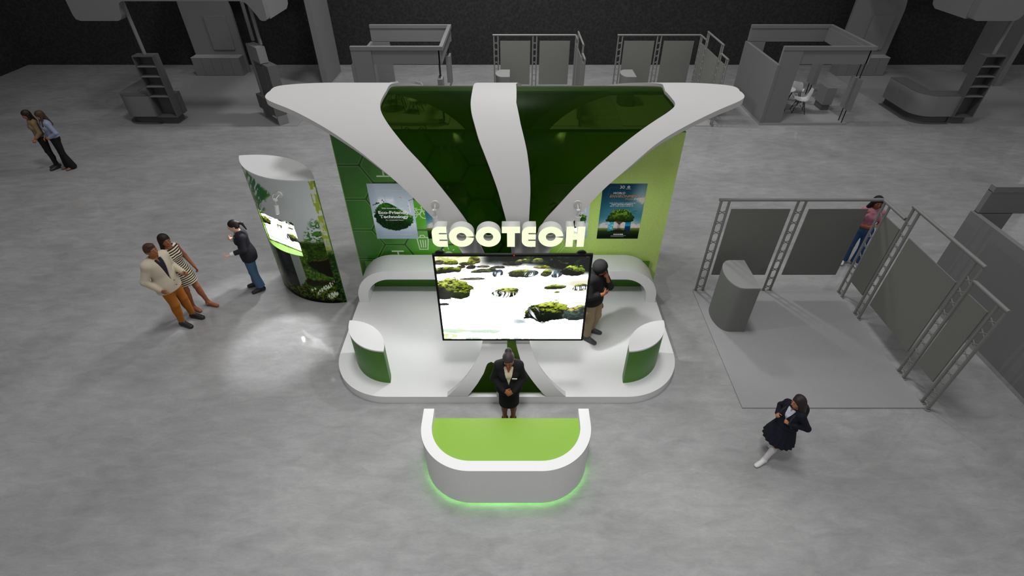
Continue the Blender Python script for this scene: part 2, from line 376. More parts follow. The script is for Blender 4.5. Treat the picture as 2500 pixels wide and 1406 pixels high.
icon([[(x - .19, z - .1), (x - .14, z + .02), (x, z + .1), (x + .2, z + .13), (x + .13, z - .02), (x + .02, z - .1), (x - .19, z - .1)], [(x - .2, z - .13), (x - .05, z - .02), (x + .1, z + .06)]], 0.018, HEXP)
x, z = wpt(1600, 665); icon([circ(x, z, .16, a0=60, a1=200)], 0.02, HEXP)

# bench
BXY = (-3.05, 2.83, 7.75, 8.285)
def arch_loop(x0, x1, z0, z1, r): return [(x0, z0)] + arc(x0 + r, z1 - r, r, 180, 90, 16) + arc(x1 - r, z1 - r, r, 90, 0, 16) + [(x1, z0)]
bench = thing('arch_bench', 'long white bench with rounded arch ends along the foot of the green wall', 'bench', (0, 0, 0))
o_ = arch_loop(BXY[0], BXY[1], SZ, 0.945, 0.66); i_ = arch_loop(BXY[0] + 0.19, BXY[1] - 0.19, SZ, 0.745, 0.48)
bm = bm_new(); n = len(o_)
ring = [[bm.verts.new((x, y, z)) for x, z in lp] for y in (BXY[2], BXY[3]) for lp in (o_, i_)]
for k in range(n - 1):
    bm.faces.new((ring[0][k], ring[0][k + 1], ring[1][k + 1], ring[1][k])); bm.faces.new((ring[2][k], ring[3][k], ring[3][k + 1], ring[2][k + 1]))
    bm.faces.new((ring[0][k], ring[2][k], ring[2][k + 1], ring[0][k + 1])); bm.faces.new((ring[1][k], ring[1][k + 1], ring[3][k + 1], ring[3][k]))
for e in (0, n - 1): bm.faces.new((ring[0][e], ring[1][e], ring[3][e], ring[2][e]))
bobj('seat_arch', bm, WHITE, bench, smooth=True, sharp=30)
bm = bm_new(); box(bm, BXY[0] + 0.1, BXY[1] - 0.1, 8.262, 8.28, SZ, 0.80); bobj('back_panel', bm, GREEN_D, bench)

# ---------------- curved tree sculpture
TY, TZ, RA, RC = 8.67, 2.46, 2.06, 1.55; YC = 8.67
def _prof():
    P = [np.array(v) for v in ((5.392, 0.0), (5.392, 0.16))]
    B = [np.array(v) for v in ((5.392, .16), (5.392, .80), (6.61, 1.45), (6.61, 2.3))]
    for i in range(1, 61):
        t = i / 60; P.append((1 - t) ** 3 * B[0] + 3 * (1 - t) ** 2 * t * B[1] + 3 * (1 - t) * t * t * B[2] + t ** 3 * B[3])
    for i in range(0, 61):
        a = PI - PI / 2 * i / 60; P.append(np.array((TY + RA * math.cos(a), TZ + RC * math.sin(a))))
    return np.array(P)
PR = _prof()
_seg = np.r_[0, np.cumsum(np.linalg.norm(np.diff(PR, axis=0), axis=1))]; SLEN = _seg[-1]
def prof(s):
    """arc length -> y, z, normal; mirrored past the crown"""
    s = np.asarray(s, float); m = s > SLEN; q = np.where(m, 2 * SLEN - s, s)
    y = np.interp(q, _seg, PR[:, 0]); z = np.interp(q, _seg, PR[:, 1]); e = 0.03
    y0 = np.interp(q - e, _seg, PR[:, 0]); y1 = np.interp(q + e, _seg, PR[:, 0]); z0 = np.interp(q - e, _seg, PR[:, 1]); z1 = np.interp(q + e, _seg, PR[:, 1])
    ty, tz = y1 - y0, z1 - z0; l = np.hypot(ty, tz) + 1e-9; ty, tz = ty / l, tz / l
    ny, nz = -tz, ty                                  # towards the viewer / upwards
    return np.where(m, 2 * YC - y, y), z, np.where(m, -ny, ny), nz
def _row(y, z):
    s, c = math.sin(PITCH), math.cos(PITCH); d = z - CAM_H; return CYP - FPX * (y * s + d * c) / (y * c - d * s), y * c - d * s
_ss = np.linspace(0.0, SLEN, 2400); _py, _pz, _, _ = prof(_ss); _rows, _deps = _row(_py, _pz)
def edge(pts):
    """outline points of the photo on the curved surface -> (s, x) arrays sorted by s"""
    out = []
    for px, py in pts:
        s = float(np.interp(-py, -_rows, _ss)); d = float(np.interp(s, _ss, _deps)); out.append((s, (px - CXP) / FPX * d))
    out.sort(); return np.array(out)
def fx(e, s):
    q = np.where(s > SLEN, 2 * SLEN - s, s)
    # smooth monotone-ish interpolation: linear then box smoothing
    S = np.linspace(e[0, 0], e[-1, 0], 400); X = np.interp(S, e[:, 0], e[:, 1]); k = 9; Xp = np.pad(X, k, mode='edge'); ker = np.ones(2 * k + 1) / (2 * k + 1)
    Xs = np.convolve(Xp, ker, 'valid'); w = np.minimum(np.arange(400), np.arange(400)[::-1]) / k; w = np.clip(w, 0, 1); X = X * (1 - w) + Xs * w
    return np.interp(q, S, X)
LO = edge([(659, 222), (655, 225), (647, 231), (645, 237), (647, 241.5), (653, 246), (666, 250.5), (710, 267), (753, 289), (804, 318), (835, 339), (876, 368), (917, 401), (950, 428), (973, 448), (1004, 477), (1040, 515), (1060, 534), (1100, 579), (1116, 598), (1128, 617), (1150, 655), (1168, 695), (1180, 740), (1184, 785), (1179, 832), (1169.5, 868), (1154, 897), (1128, 932.5), (1091.5, 967.5)])
RO = edge([(1806, 222), (1811, 225), (1818, 231), (1820, 236), (1818.5, 240), (1812, 245), (1798.6, 250), (1757.6, 267), (1719, 285), (1655, 318), (1604, 349), (1540, 405), (1476, 459), (1437.6, 500), (1426.7, 511), (1401, 539), (1376.6, 567), (1349, 602), (1337, 620), (1315, 660), (1297, 705), (1287, 760), (1287, 800), (1292, 832), (1299, 856), (1315, 892.5), (1343, 931), (1381.5, 967.5)])
LI = edge([(943, 222), (938, 230), (932.5, 240), (929, 248), (927, 257), (929, 270), (937, 287), (955, 314), (991, 359), (1035, 405), (1068, 446), (1106, 495), (1137, 538), (1172, 597.5), (1182, 620), (1205, 665), (1225, 720), (1236, 780), (1239, 832), (1237, 852), (1238.5, 883)])
CL = edge([(1153, 222), (1150, 240), (1148.6, 254), (1151, 277), (1168, 339), (1209, 446), (1217, 470), (1236, 538), (1248, 601), (1249, 640), (1252, 700), (1256, 780), (1258, 832), (1265, 860), (1276, 895), (1300.5, 931), (1333, 967.5)])
CR = edge([(1261, 222), (1261, 240), (1260, 249), (1271, 303), (1286.6, 369), (1294, 428), (1295, 470), (1291.5, 538), (1290, 580), (1290, 594), (1291.5, 600), (1297, 604.5)])
RI = edge([(1624, 222), (1640, 240), (1649, 251), (1648, 260), (1629.6, 275), (1601, 293), (1573, 312), (1514, 357), (1455.5, 407), (1409, 451), (1391, 470), (1330, 538), (1308, 579), (1303.5, 594), (1302.5, 600), (1297, 604.5)])
LL = edge([(1199, 883.2), (1191.5, 886), (1188, 891), (1181, 911), (1166, 936), (1141, 967.5)])
BL_ = edge([(1199, 883.2), (1207, 886), (1210.5, 891), (1211.5, 915), (1213, 967.5)])
BR_ = edge([(1238.5, 883), (1240, 900), (1248, 930), (1262, 967.5)])
s_of = lambda py: float(np.interp(-py, -_rows, _ss))
TH = 0.105
def strip(bm, e0, e1, s0, s1, off=0.0, th=TH, n=None, mcols=4, tip=False):
    n = n or max(8, int((s1 - s0) / 0.02)); S = np.linspace(s0, s1, n + 1)
    X0 = fx(e0, S) if not callable(e0) else e0(S); X1 = fx(e1, S) if not callable(e1) else e1(S)
    y, z, ny, nz = prof(S)
    F = []; B = []
    for i in range(n + 1):
        fr = []; bk = []
        for k in range(mcols + 1):
            x = X0[i] + (X1[i] - X0[i]) * k / mcols
            fr.append(bm.verts.new((x, y[i] - ny[i] * off, z[i] - nz[i] * off))); bk.append(bm.verts.new((x, y[i] - ny[i] * (off + th), z[i] - nz[i] * (off + th))))
        F.append(fr); B.append(bk)
    for i in range(n):
        for k in range(mcols):
            bm.faces.new((F[i][k], F[i][k + 1], F[i + 1][k + 1], F[i + 1][k])); bm.faces.new((B[i][k], B[i + 1][k], B[i + 1][k + 1], B[i][k + 1]))
        bm.faces.new((F[i][0], F[i + 1][0], B[i + 1][0], B[i][0])); bm.faces.new((F[i][-1], B[i][-1], B[i + 1][-1], F[i + 1][-1]))
    for i in (0, n):
        for k in range(mcols): bm.faces.new((F[i][k], B[i][k], B[i][k + 1], F[i][k + 1]))
tree = thing('tree_sculpture', 'white and green glass tree shaped arch flaring into a wide canopy above the stage', 'sculpture')
sF = s_of(967.8); sA = s_of(883.3); sG = s_of(604.4); L2 = 2 * SLEN
bm = bm_new()
for lo, hi in ((0, 1), (1, 0)):      # front half, then the mirrored half behind the wall
    T = (lambda a: a) if lo == 0 else (lambda a: L2 - a)
    def st(e0, e1, a, b_):
        a, b_ = sorted((T(a), T(b_))); strip(bm, e0, e1, a, b_)
    st(LO, LL, sF, sA); st(BL_, BR_, sF, sA); st(LO, LI, sA, SLEN); st(CL, RO, sF, sG); st(CL, CR, sG, SLEN); st(RI, RO, sG, SLEN)
bobj('frame', bm, mat('pale_grey_white_paint', (0.62, 0.615, 0.61), 0.6, noise=(30, .012)), tree, smooth=True, sharp=35)
def glass_mat():
    m = bpy.data.materials.new('tinted_green_glass'); m.use_nodes = True; nt = m.node_tree; nt.nodes.remove(nt.nodes['Principled BSDF']); N = nt.nodes.new; L = nt.links.new
    out = nt.nodes['Material Output']; tr = N('ShaderNodeBsdfTransparent'); tr.inputs[0].default_value = (.27, .36, .15, 1)
    gl = N('ShaderNodeBsdfGlossy'); gl.inputs['Roughness'].default_value = 0.3; gl.inputs[0].default_value = (0.9, 0.95, 0.9, 1)
    df = N('ShaderNodeBsdfDiffuse'); df.inputs[0].default_value = (*srgb(40, 76, 0), 1)
    a = N('ShaderNodeMixShader'); a.inputs[0].default_value = GLASS_DIFF; L(tr.outputs[0], a.inputs[1]); L(df.outputs[0], a.inputs[2])
    fr = N('ShaderNodeFresnel'); fr.inputs[0].default_value = 1.03; b_ = N('ShaderNodeMixShader'); L(fr.outputs[0], b_.inputs[0]); L(a.outputs[0], b_.inputs[1]); L(gl.outputs[0], b_.inputs[2])
    L(b_.outputs[0], out.inputs[0]); return m
GLASS_DIFF = 0.16
GM = glass_mat()
bm = bm_new()
pad = 0.015
def addx(e, d): return lambda s: fx(e, s) + d
for lo in (0, 1):
    T = (lambda a: a) if lo == 0 else (lambda a: L2 - a)
    def st(e0, e1, a, b_):
        a, b_ = sorted((T(a), T(b_))); strip(bm, e0, e1, a, b_, off=0.05, th=0.008, mcols=3)
    st(addx(LL, -pad), addx(BL_, pad), s_of(963), sA); st(addx(BR_, -pad), addx(CL, pad), s_of(963), sA)
    st(addx(LI, -pad), addx(CL, pad), sA, SLEN); st(addx(CR, -pad), addx(RI, pad), sG, SLEN)
bobj('glass_pane', bm, GM, tree, smooth=True, sharp=35)

# ---------------- wall spotlights
def on_surface(px, py):
    s = s_of(py); d = float(np.interp(s, _ss, _deps)); y, z, ny, nz = prof(s); return Vector(((px - CXP) / FPX * d, float(y), float(z)))
def make_spotlight(base, out, aim, label, group):
    """round wall plate, bent arm, cable loop and a cylinder lamp head pointing along aim"""
    t = thing('wall_spotlight', label, 'lamp', base, 0, group)
    out = Vector(out).normalized(); aim = Vector(aim).normalized(); side = out.cross(Vector((0, 0, 1))).normalized()
    bm = bm_new(); tube(bm, (0, 0, 0), out * 0.03, 0.058, 24); bobj('wall_plate', bm, WMETAL, t, smooth=True)
    j = out * 0.15 + Vector((0, 0, -0.03)); h0 = j + aim * 0.10
    bm = bm_new(); tube(bm, out * 0.02, j, 0.008, 10); tube(bm, j, h0, 0.007, 10); bobj('arm', bm, WMETAL, t, smooth=True)
    bm = bm_new(); tube(bm, j - side * 0.028, j + side * 0.028, 0.024, 16); bobj('joint', bm, WMETAL, t, smooth=True)
    c = j + Vector((0, 0, 0.055)) + out * 0.02
    bm = bm_new(); path_tube(bm, [c + side * (-0.02) + out * (0.05 * math.cos(a)) + Vector((0, 0, 0.06 * math.sin(a))) for a in np.linspace(-2.4, 2.6, 18)], 0.004, 6); bobj('cable', bm, WMETAL, t, smooth=True)
    bm = bm_new(); tube(bm, h0, h0 + aim * 0.15, 0.037, 24); hd = bobj('lamp_head', bm, WMETAL, t, smooth=True)
    bm = bm_new(); tube(bm, h0 + aim * 0.150, h0 + aim * 0.153, 0.031, 24); bobj('lamp_glass', bm, mat('lit_lamp_glass', (0.9, 0.9, 0.85), 0.3, emit=((1, 0.98, 0.92), 5.0)), hd)
    return t, Vector(base) + h0 + aim * 0.17
p = on_surface(1063, 497); SPA = make_spotlight(p, (0, -1, 0), (0, -0.12, -1), 'small white spotlight on the left white branch above the glowing sign', 'white spotlights of the stand')
p = on_surface(1410, 497); SPB = make_spotlight(p, (0, -1, 0), (0, -0.12, -1), 'small white spotlight on the right white branch above the glowing sign', 'white spotlights of the stand')

# ---------------- glowing sign
FACE = mat('lit_letter_face', (0.10, 0.10, 0.06), 0.5, emit=((0.93, 1.0, 0.68), 1.0)); LSIDE = mat('letter_return_white', (0.72, 0.73, 0.70), 0.45)
LY = 6.40; LD = 0.15; LZ0, LZ1 = 2.452, 2.806; LH = LZ1 - LZ0
sign = thing('illuminated_sign', 'glowing pale yellow lettering floating above the large screen', 'sign', (0, LY, LZ0))
def rr(x0, x1, y0, y1, r, which):
    c = []
    for (cx, cy, a, k) in ((x0 + r, y0 + r, 180, 'bl'), (x1 - r, y0 + r, 270, 'br'), (x1 - r, y1 - r, 0, 'tr'), (x0 + r, y1 - r, 90, 'tl')):
        if k in which: c += arc(cx, cy, r, a, a + 90, 10)
        else: c.append({'bl': (x0, y0), 'br': (x1, y0), 'tr': (x1, y1), 'tl': (x0, y1)}[k])
    return c
def glyph_E(w, h):
    o = arc(0.11, 0.11, 0.11, 270, 180, 10) + arc(0.11, h - 0.11, 0.11, 180, 90, 10) + [(w, h)]
    for zc_ in (h * 0.66, h * 0.33):
        o += [(w, zc_ + 0.014)] + arc(w * 0.52, zc_, 0.014, 90, 270, 6) + [(w, zc_ - 0.014)]
    return [o + [(w, 0)]]
def glyph_C(w, h):
    R = w / 2; c = (R, h / 2); r = 0.073; ry = h / 2
    outer = [(c[0] + R * math.cos(math.radians(a)), c[1] + ry * math.sin(math.radians(a))) for a in np.linspace(4, 353, 60)]
    inner = [(c[0] + r * math.cos(math.radians(a)), c[1] + r * math.sin(math.radians(a))) for a in np.linspace(355, 2, 40)]
    return [outer + inner]
def glyph_O(w, h): return [[(w / 2 + w / 2 * math.cos(a), h / 2 + h / 2 * math.sin(a)) for a in np.linspace(0, 2 * PI, 61)[:-1]], [(w / 2 + 0.073 * math.cos(a), h / 2 + 0.073 * math.sin(a)) for a in np.linspace(2 * PI, 0, 41)[:-1]]]
def glyph_T(w, h): a = w / 2 - 0.058; b_ = w / 2 + 0.058; return [[(a, 0), (b_, 0), (b_, h - 0.108), (w, h - 0.108), (w, h), (0, h), (0, h - 0.108), (a, h - 0.108)]]
def glyph_H(w, h): g = 0.108; q = w - 0.108; return [[(0, 0), (g, 0), (g, h * .36), (q, h * .36), (q, 0), (w, 0), (w, h), (q, h), (q, h * .66), (g, h * .66), (g, h), (0, h)]]
KX = lambda px: (px - CXP) / FPX * (LY * math.cos(PITCH) + (CAM_H - 2.63) * math.sin(PITCH))
for g, x0, x1 in ((glyph_E, 1055, 1091.5), (glyph_C, 1096, 1157), (glyph_O, 1161.7, 1222.7), (glyph_T, 1225.3, 1269.6), (glyph_E, 1274, 1308), (glyph_C, 1314.3, 1375), (glyph_H, 1382, 1427)):
    X0, X1 = KX(x0), KX(x1); lp = g(X1 - X0, LH)
    o = poly2d('letter', lp, LD / 2, LSIDE, sign, (X0, LD / 2, 0))
    f = poly2d('letter_face', lp, 0.003, FACE, o, (0, 0, LD / 2 + 0.003), rot=(0, 0, 0))

# ---------------- large screen with river picture
SCR_W = 4.0
def river(nu, nv, asp=1.36):
    p = Pic(nu, nv, asp); u, v = p.u, p.v
    n = fbm(u * 5, v * 26, 5, 3); n2 = fbm(u * 16 + n, v * 16, 4, 9); n3 = fbm(u * 40, v * 40, 3, 5)
    p.c[:] = 1.0
    p.over(smooth(0.62, 0.35, n) * smooth(0.03, 0.3, v) * 0.10, (205, 220, 235))
    p.over(smooth(.55, .75, fbm(u * 3 + 4, v * 14, 4, 22)) * smooth(.22, .3, v) * smooth(.62, .95, u) * smooth(.66, .5, v) * .6, (226, 212, 165))
    # forest band
    fb = smooth(0.12 + 0.11 * smooth(0.55, 0.95, u), 0.05 + 0.10 * smooth(0.55, 0.95, u), v + (n2 - .5) * .05) * smooth(0.27, 0.37, u + (n - .5) * .06)
    p.over(fb, (10, 17, 12)); p.over(fb * smooth(.52, .7, n2) * .6, (40, 66, 44)); p.over(fb * smooth(.66, .78, n3) * .5 * smooth(.3, .9, u), (120, 140, 70))
    lg = smooth(0.33, 0.22, u) * smooth(0.12, 0.04, v); p.over(lg * .8, (246, 250, 190)); p.over(lg * smooth(.5, .62, n2) * .6, (170, 180, 60))
    wx = fbm(u * 13 + 7, v * 17, 4, 101) - .5; wy = fbm(u * 13 + 3, v * 19 + 5, 4, 107) - .5; tx = fbm(u * 55, v * 70, 4, 113)
    def rock(cx, cy, rx, ry, col, moss=0.0, mcol=(132, 148, 34), flat=0.5, fall=0):
        x = (u - cx) / rx + wx * .55; y = (v - cy) / ry + wy * .55; col = np.array(col, float)
        sk = x + .25 * y
        top = 1 - np.sqrt(np.clip(sk * sk * .9 + np.abs(sk) ** 3 * .12 + np.where(y < 0, y * y, (y / flat) ** 2), 0, 9)) + (tx - .5) * .22
        m = smooth(-.01, 0.07, top); p.over(m, col * .55); p.over(m * smooth(.46, .62, tx) * .7, col * 1.15 + 6); p.over(m * smooth(-.2, .9, y / flat) * .7, col * .16); p.over(m * smooth(.2, .9, x) * .35, col * .25)
        if moss:
            ms = m * smooth(.05, -.45, y + wy * 1.0 + (tx - .5) * .9 - (moss - 1) * .4); p.over(ms * smooth(.40, .56, tx + .15 * smooth(-.3, -.9, y)), mcol); p.over(ms * smooth(.50, .64, tx) * smooth(-.35, -.75, y + x * .3), (222, 228, 110))
        if fall:
            st_ = fbm(u * 150 + wx * 6, v * 7, 2, 31); p.over(m * smooth(.47, .60, st_) * smooth(-.6, -.1, y), (240, 244, 248))
        fo = smooth(.10, -.04, top) * smooth(-.2, .6, y / flat) * m; p.over(fo * .5, (250, 250, 252))
    for a in ((.245, .055, .042, .05, (116, 102, 52), .4), (.02, .075, .04, .03, (100, 92, 70)), (.10, .075, .055, .04, (112, 124, 36), 1.), (.20, .085, .05, .03, (88, 110, 36), .8), (.16, .12, .03, .025, (112, 92, 48)), (.225, .125, .035, .03, (76, 62, 40)), (.30, .115, .045, .02, (140, 120, 80)),
              (.06, .165, .11, .055, (34, 42, 10), 1.0), (.31, .165, .085, .035, (94, 106, 66), .5), (.40, .125, .06, .024, (72, 72, 66)), (.40, .195, .035, .05, (78, 96, 116), 0, (0, 0, 0), .7, 1),
              (.555, .205, .10, .062, (88, 92, 62), .3), (.62, .19, .05, .04, (110, 128, 124), 0, (0, 0, 0), .8, 1), (.72, .195, .036, .05, (56, 62, 16), 1.2), (.79, .20, .035, .045, (96, 126, 134), 0, (0, 0, 0), .8, 1), (.89, .175, .085, .075, (12, 14, 8), .9, (120, 150, 20)), (.50, .085, .07, .03, (62, 60, 52)), (.69, .125, .06, .025, (150, 138, 60), .5), (.57, .06, .06, .03, (80, 90, 60), .5), (.66, .06, .04, .035, (98, 112, 60), .6),
              (.235, .253, .09, .022, (140, 128, 116)), (.05, .40, .175, .15, (30, 34, 10), 1.0), (.145, .44, .07, .07, (26, 30, 16), .4), (.455, .415, .09, .065, (36, 52, 28), .9, (128, 140, 40), .8, 1), (.78, .355, .078, .038, (46, 52, 22), 1.0), (.955, .35, .055, .045, (40, 52, 28), .9, (120, 130, 40), .8, 1), (.80, .405, .02, .015, (170, 176, 60), .8), (.02, .555, .045, .022, (62, 66, 62)),
              (.745, .67, .16, .16, (14, 17, 13), 1.05, (150, 166, 40), .62), (.93, .69, .095, .14, (72, 96, 88), .3, (190, 170, 90), .5)):
        rock(*a)
    st_ = fbm(u * 60 - v * 30, v * 8, 3, 41); p.over(smooth(.5, .62, st_) * smooth(.60, .64, u) * smooth(.70, .66, u) * smooth(.56, .62, v) * smooth(.78, .7, v), (235, 240, 248))
    p.over(smooth(.45, .6, n2) * smooth(.48, .56, u) * smooth(.68, .6, u) * smooth(.72, .76, v) * smooth(.83, .79, v) * .55, (120, 150, 150))
    p.over(smooth(.42, .6, fbm(u * 6, v * 20, 4, 51)) * smooth(.83, .9, v) * smooth(.75, .35, u) * .8, (196, 226, 196)); p.over(smooth(.5, .6, fbm(u * 7 + 3, v * 24, 4, 57)) * smooth(.80, .9, v) * smooth(.3, .05, u) * .8, (222, 238, 160)); p.over(smooth(.62, .7, n3) * smooth(.88, .94, v), (255, 255, 255))
    # bright water is over-exposed on the screen
    lum = p.c.mean(-1, keepdims=True); p.k = 1 + (SCR_W - 1) * smooth(.90, 1.0, lum) ** 2
    return p
SCRM = attr_mat('lit_screen_picture', 0.15, emit=1.05)
TVY = 5.79
tvx0, tvx1 = -1.155 * TVY / 6, 1.149 * TVY / 6; tvz1 = CAM_H - (CAM_H - 2.600) * TVY / 6; tvz0 = CAM_H - (CAM_H - 0.862) * TVY / 6
tv = thing('display_screen', 'large black framed screen showing a bright rocky river on the stage', 'screen', ((tvx0 + tvx1) / 2, TVY, tvz0))
W_ = tvx1 - tvx0; HT = tvz1 - tvz0; BZ = 0.030
bm = bm_new(); box(bm, -W_ / 2, W_ / 2, 0.004, 0.026, 0, HT); bobj('case', bm, BLACK, tv)
bm = bm_new()
for a in ((-W_ / 2, W_ / 2, 0, BZ), (-W_ / 2, W_ / 2, HT - BZ - .004, HT)): box(bm, a[0], a[1], -0.012, 0.004, a[2], a[3])
for a in ((-W_ / 2, -W_ / 2 + BZ), (W_ / 2 - BZ, W_ / 2)): box(bm, a[0], a[1], -0.012, 0.004, BZ, HT - BZ - .004)
bobj('bezel', bm, BLACK, tv)
RV = river(420, 310)
pic_mesh('screen_picture', RV, lambda u, v: (-W_ / 2 + BZ + u * (W_ - 2 * BZ), u * 0 - 0.002, HT - BZ - .004 - v * (HT - 2 * BZ - .004)), SCRM, tv)
bm = bm_new(); tube(bm, (0.02, -0.0135, HT - 0.016), (0.02, -0.0118, HT - 0.016), 0.011, 14); bobj('power_light', bm, mat('red_led', (0.5, 0.0, 0.01), 0.4, emit=((0.8, 0.01, 0.01), 0.5)), tv)
for x in (-1.02 * W_ / 2.24, 0.965 * W_ / 2.24):
    bm = bm_new(); tube(bm, (x, 0.026, HT - 0.045), (x, 0.055, HT - 0.045), 0.078, 28); bobj('mounting_disc', bm, BLACK_M, tv, smooth=True)
bm = bm_new(); box(bm, -0.35, 0.35, 0.026, 0.06, 0.02, 0.5); box(bm, -0.06, 0.06, 0.026, 0.60, 0.42, 0.50); bobj('wall_bracket', bm, BLACK_M, tv)
bm = bm_new(); box(bm, -0.1, 0.1, -0.014, -0.012, 0.006, 0.024); bobj('badge_strip', bm, mat('dark_grey_strip', (0.03, 0.035, 0.035), 0.3), tv)

# ---------------- lens shaped plinths
for A, B, lab in (((-2.77, 6.40), (-2.06, 5.685), 'dark green lens shaped plinth with white top, left side of stage'), ((2.56, 6.40), (1.855, 5.685), 'dark green lens shaped plinth with white top, right side of stage')):
    c = ((A[0] + B[0]) / 2, (A[1] + B[1]) / 2); t = thing('display_plinth', lab, 'plinth', (c[0], c[1], SZ), 0, 'lens shaped plinths on the stage')
    pl = lens((A[0] - c[0], A[1] - c[1]), (B[0] - c[0], B[1] - c[1]), 0.205)
    bm = bm_new(); prism(bm, pl, 0, 0.745); bobj('body', bm, GREEN_D, t, smooth=True, sharp=30)
    bm = bm_new(); prism(bm, [(x * 1.003, y * 1.003) for x, y in pl], 0.745, 0.772); bobj('top', bm, WHITE, t, smooth=True, sharp=30)

# ---------------- reception counter
cx = -0.094
ct = thing('reception_counter', 'white U shaped reception counter with lime green worktop and green underglow', 'counter', (cx, 4.6, 0))
zt, zb = 0.865, 0.055
def uplan(w, y0, y1, r, n=22): return [(-w, y1)] + arc(-w + r, y0 + r, r, 180, 270, n) + arc(w - r, y0 + r, r, 270, 360, n) + [(w, y1)]
hw = 1.183; yb_, yf = 0.015, -0.972; T_ = 0.148; RR = 0.72
ou = uplan(hw, yf, yb_, RR); iu = uplan(hw - T_, yf + T_, yb_, RR - T_)
bm = bm_new(); n = len(ou)
rg = [[bm.verts.new((x, y, z)) for x, y in lp] for z in (zb, zt) for lp in (ou, iu)]
for k in range(n - 1):
    bm.faces.new((rg[0][k], rg[1][k], rg[1][k + 1], rg[0][k + 1])); bm.faces.new((rg[2][k], rg[2][k + 1], rg[3][k + 1], rg[3][k]))
    bm.faces.new((rg[0][k], rg[0][k + 1], rg[2][k + 1], rg[2][k])); bm.faces.new((rg[1][k], rg[3][k], rg[3][k + 1], rg[1][k + 1]))
for e in (0, n - 1): bm.faces.new((rg[0][e], rg[2][e], rg[3][e], rg[1][e]))
bobj('shell', bm, WHITE_G, ct, smooth=True, sharp=30)
bm = bm_new(); prism(bm, uplan(hw - T_ + .004, yf + T_ - .004, -0.055, RR - T_), 0.70, 0.735); bobj('worktop', bm, GREEN_L, ct)
bm = bm_new(); prism(bm, uplan(hw - 0.12, yf + 0.12, yb_ - .02, RR - .12), 0.0, zb); bobj('recessed_base', bm, mat('green_plinth_strip', srgb(70, 150, 50), 0.5), ct, smooth=True, sharp=30)
bm = bm_new(); a = uplan(hw - 0.105, yf + 0.105, yb_ - .03, RR - .105); pts = [(x, y, 0.040) for x, y in a[1:-1]]; path_tube(bm, pts, 0.006, 6)
bobj('light_strip', bm, mat('lit_green_strip', (0.1, 0.6, 0.1), 0.4, emit=((0.30, 0.85, 0.20), UNDERGLOW)), ct)
# ---------------------------------------------------------------- posters on the wall
PW, PH = 0.80, 1.19; PZ = 1.28
TXTW = mat('poster_ink_white', (0.80, 0.80, 0.78), 0.4); TXTP = mat('poster_ink_pale', srgb(214, 212, 200), 0.4); TXTO = mat('poster_ink_orange', srgb(206, 140, 60), 0.4); TXTB = mat('poster_ink_blue', srgb(30, 74, 92), 0.4)
PM = attr_mat('poster_print', 0.4, spec=.08)
def eco_pic():
    p = Pic(150, 220, PW / PH); u, v = p.u, p.v
    n = fbm(u * 4, v * 5, 5, 3); n2 = fbm(u * 26, v * 36, 4, 8); n3 = fbm(u * 60, v * 80, 3, 2)
    p.c[:] = np.array((166, 178, 190)) / 255; p.over(smooth(.1, .5, v) * smooth(.7, .4, v) * .3, (196, 206, 214)); p.over(smooth(.62, 1, v) * .45, (120, 136, 160)); p.over(smooth(.25, 0, u) * .35, (120, 134, 150))
    cl = smooth(.48, .7, n) * smooth(.2, .3, v) * smooth(.95, .5, v); p.over(cl * .7, (224, 226, 228))
    # floating island
    x = (u - .5) / .47; y = (v - .575) / .27; r = np.hypot(x, y) + (n2 - .5) * .16
    isl = smooth(1.0, .95, r) * smooth(-.02, .0, v - (.345 + .24 * smooth(.35, 1.0, u)))
    p.over(isl, (8, 30, 10)); p.over(isl * smooth(.45, .75, n3) * .75, (24, 72, 26)); p.over(isl * smooth(.2, 0, v - (.36 + .24 * smooth(.35, 1.0, u))) * .85, (46, 112, 26)); p.over(isl * smooth(.05, 0, v - (.35 + .24 * smooth(.35, 1., u))) * smooth(.4, .8, u) * .8, (120, 160, 60)); p.over(isl * smooth(.5, .66, n2) * .5, (6, 20, 8))
    tr = smooth(.02, .0, np.abs(v - .335 - (n3 - .5) * .04 - .24 * smooth(.3, 1., u))) * smooth(.3, .4, u) * smooth(.7, .6, u); p.over(tr, (14, 42, 18))
    rd = smooth(.018, .010, np.hypot((u - .12 - (v - .37) * 2) * .7, v - .365)) ; p.over(rd * .0, (0, 0, 0))
    for du, dv, s in ((.06, .37, .022), (.11, .355, .02), (.15, .34, .03), (.2, .335, .02), (.29, .285, .02), (.32, .31, .02)): p.over(smooth(s, s * .6, np.hypot(u - du, (v - dv) * 1.5) + (n3 - .5) * .03), (20, 52, 22))
    p.over(smooth(.004, .002, np.abs(u - .355 - (v - .2) * .1)) * smooth(.19, .2, v) * smooth(.33, .31, v) * .8, (110, 124, 140))
    def line(x0, y0, x1, y1, w, c):
        d = ((u - x0) * (x1 - x0) * .45 + (v - y0) * (y1 - y0)) / ((x1 - x0) ** 2 * .45 + (y1 - y0) ** 2); d = np.clip(d, 0, 1)
        p.over(smooth(w, w * .5, np.hypot((u - x0 - d * (x1 - x0)) * .67, v - y0 - d * (y1 - y0))), c)
    line(.885, .3, .905, .5, .009, (206, 210, 214)); line(.885, .3, .70, .23, .006, (190, 196, 204)); line(.885, .3, .999, .262, .006, (96, 110, 130)); line(.885, .3, .862, .42, .006, (190, 196, 204))
    line(.74, .246, .70, .23, .005, (190, 70, 70)); line(.96, .275, .98, .268, .005, (190, 70, 70)); line(.87, .38, .864, .40, .005, (190, 70, 70))
    return p
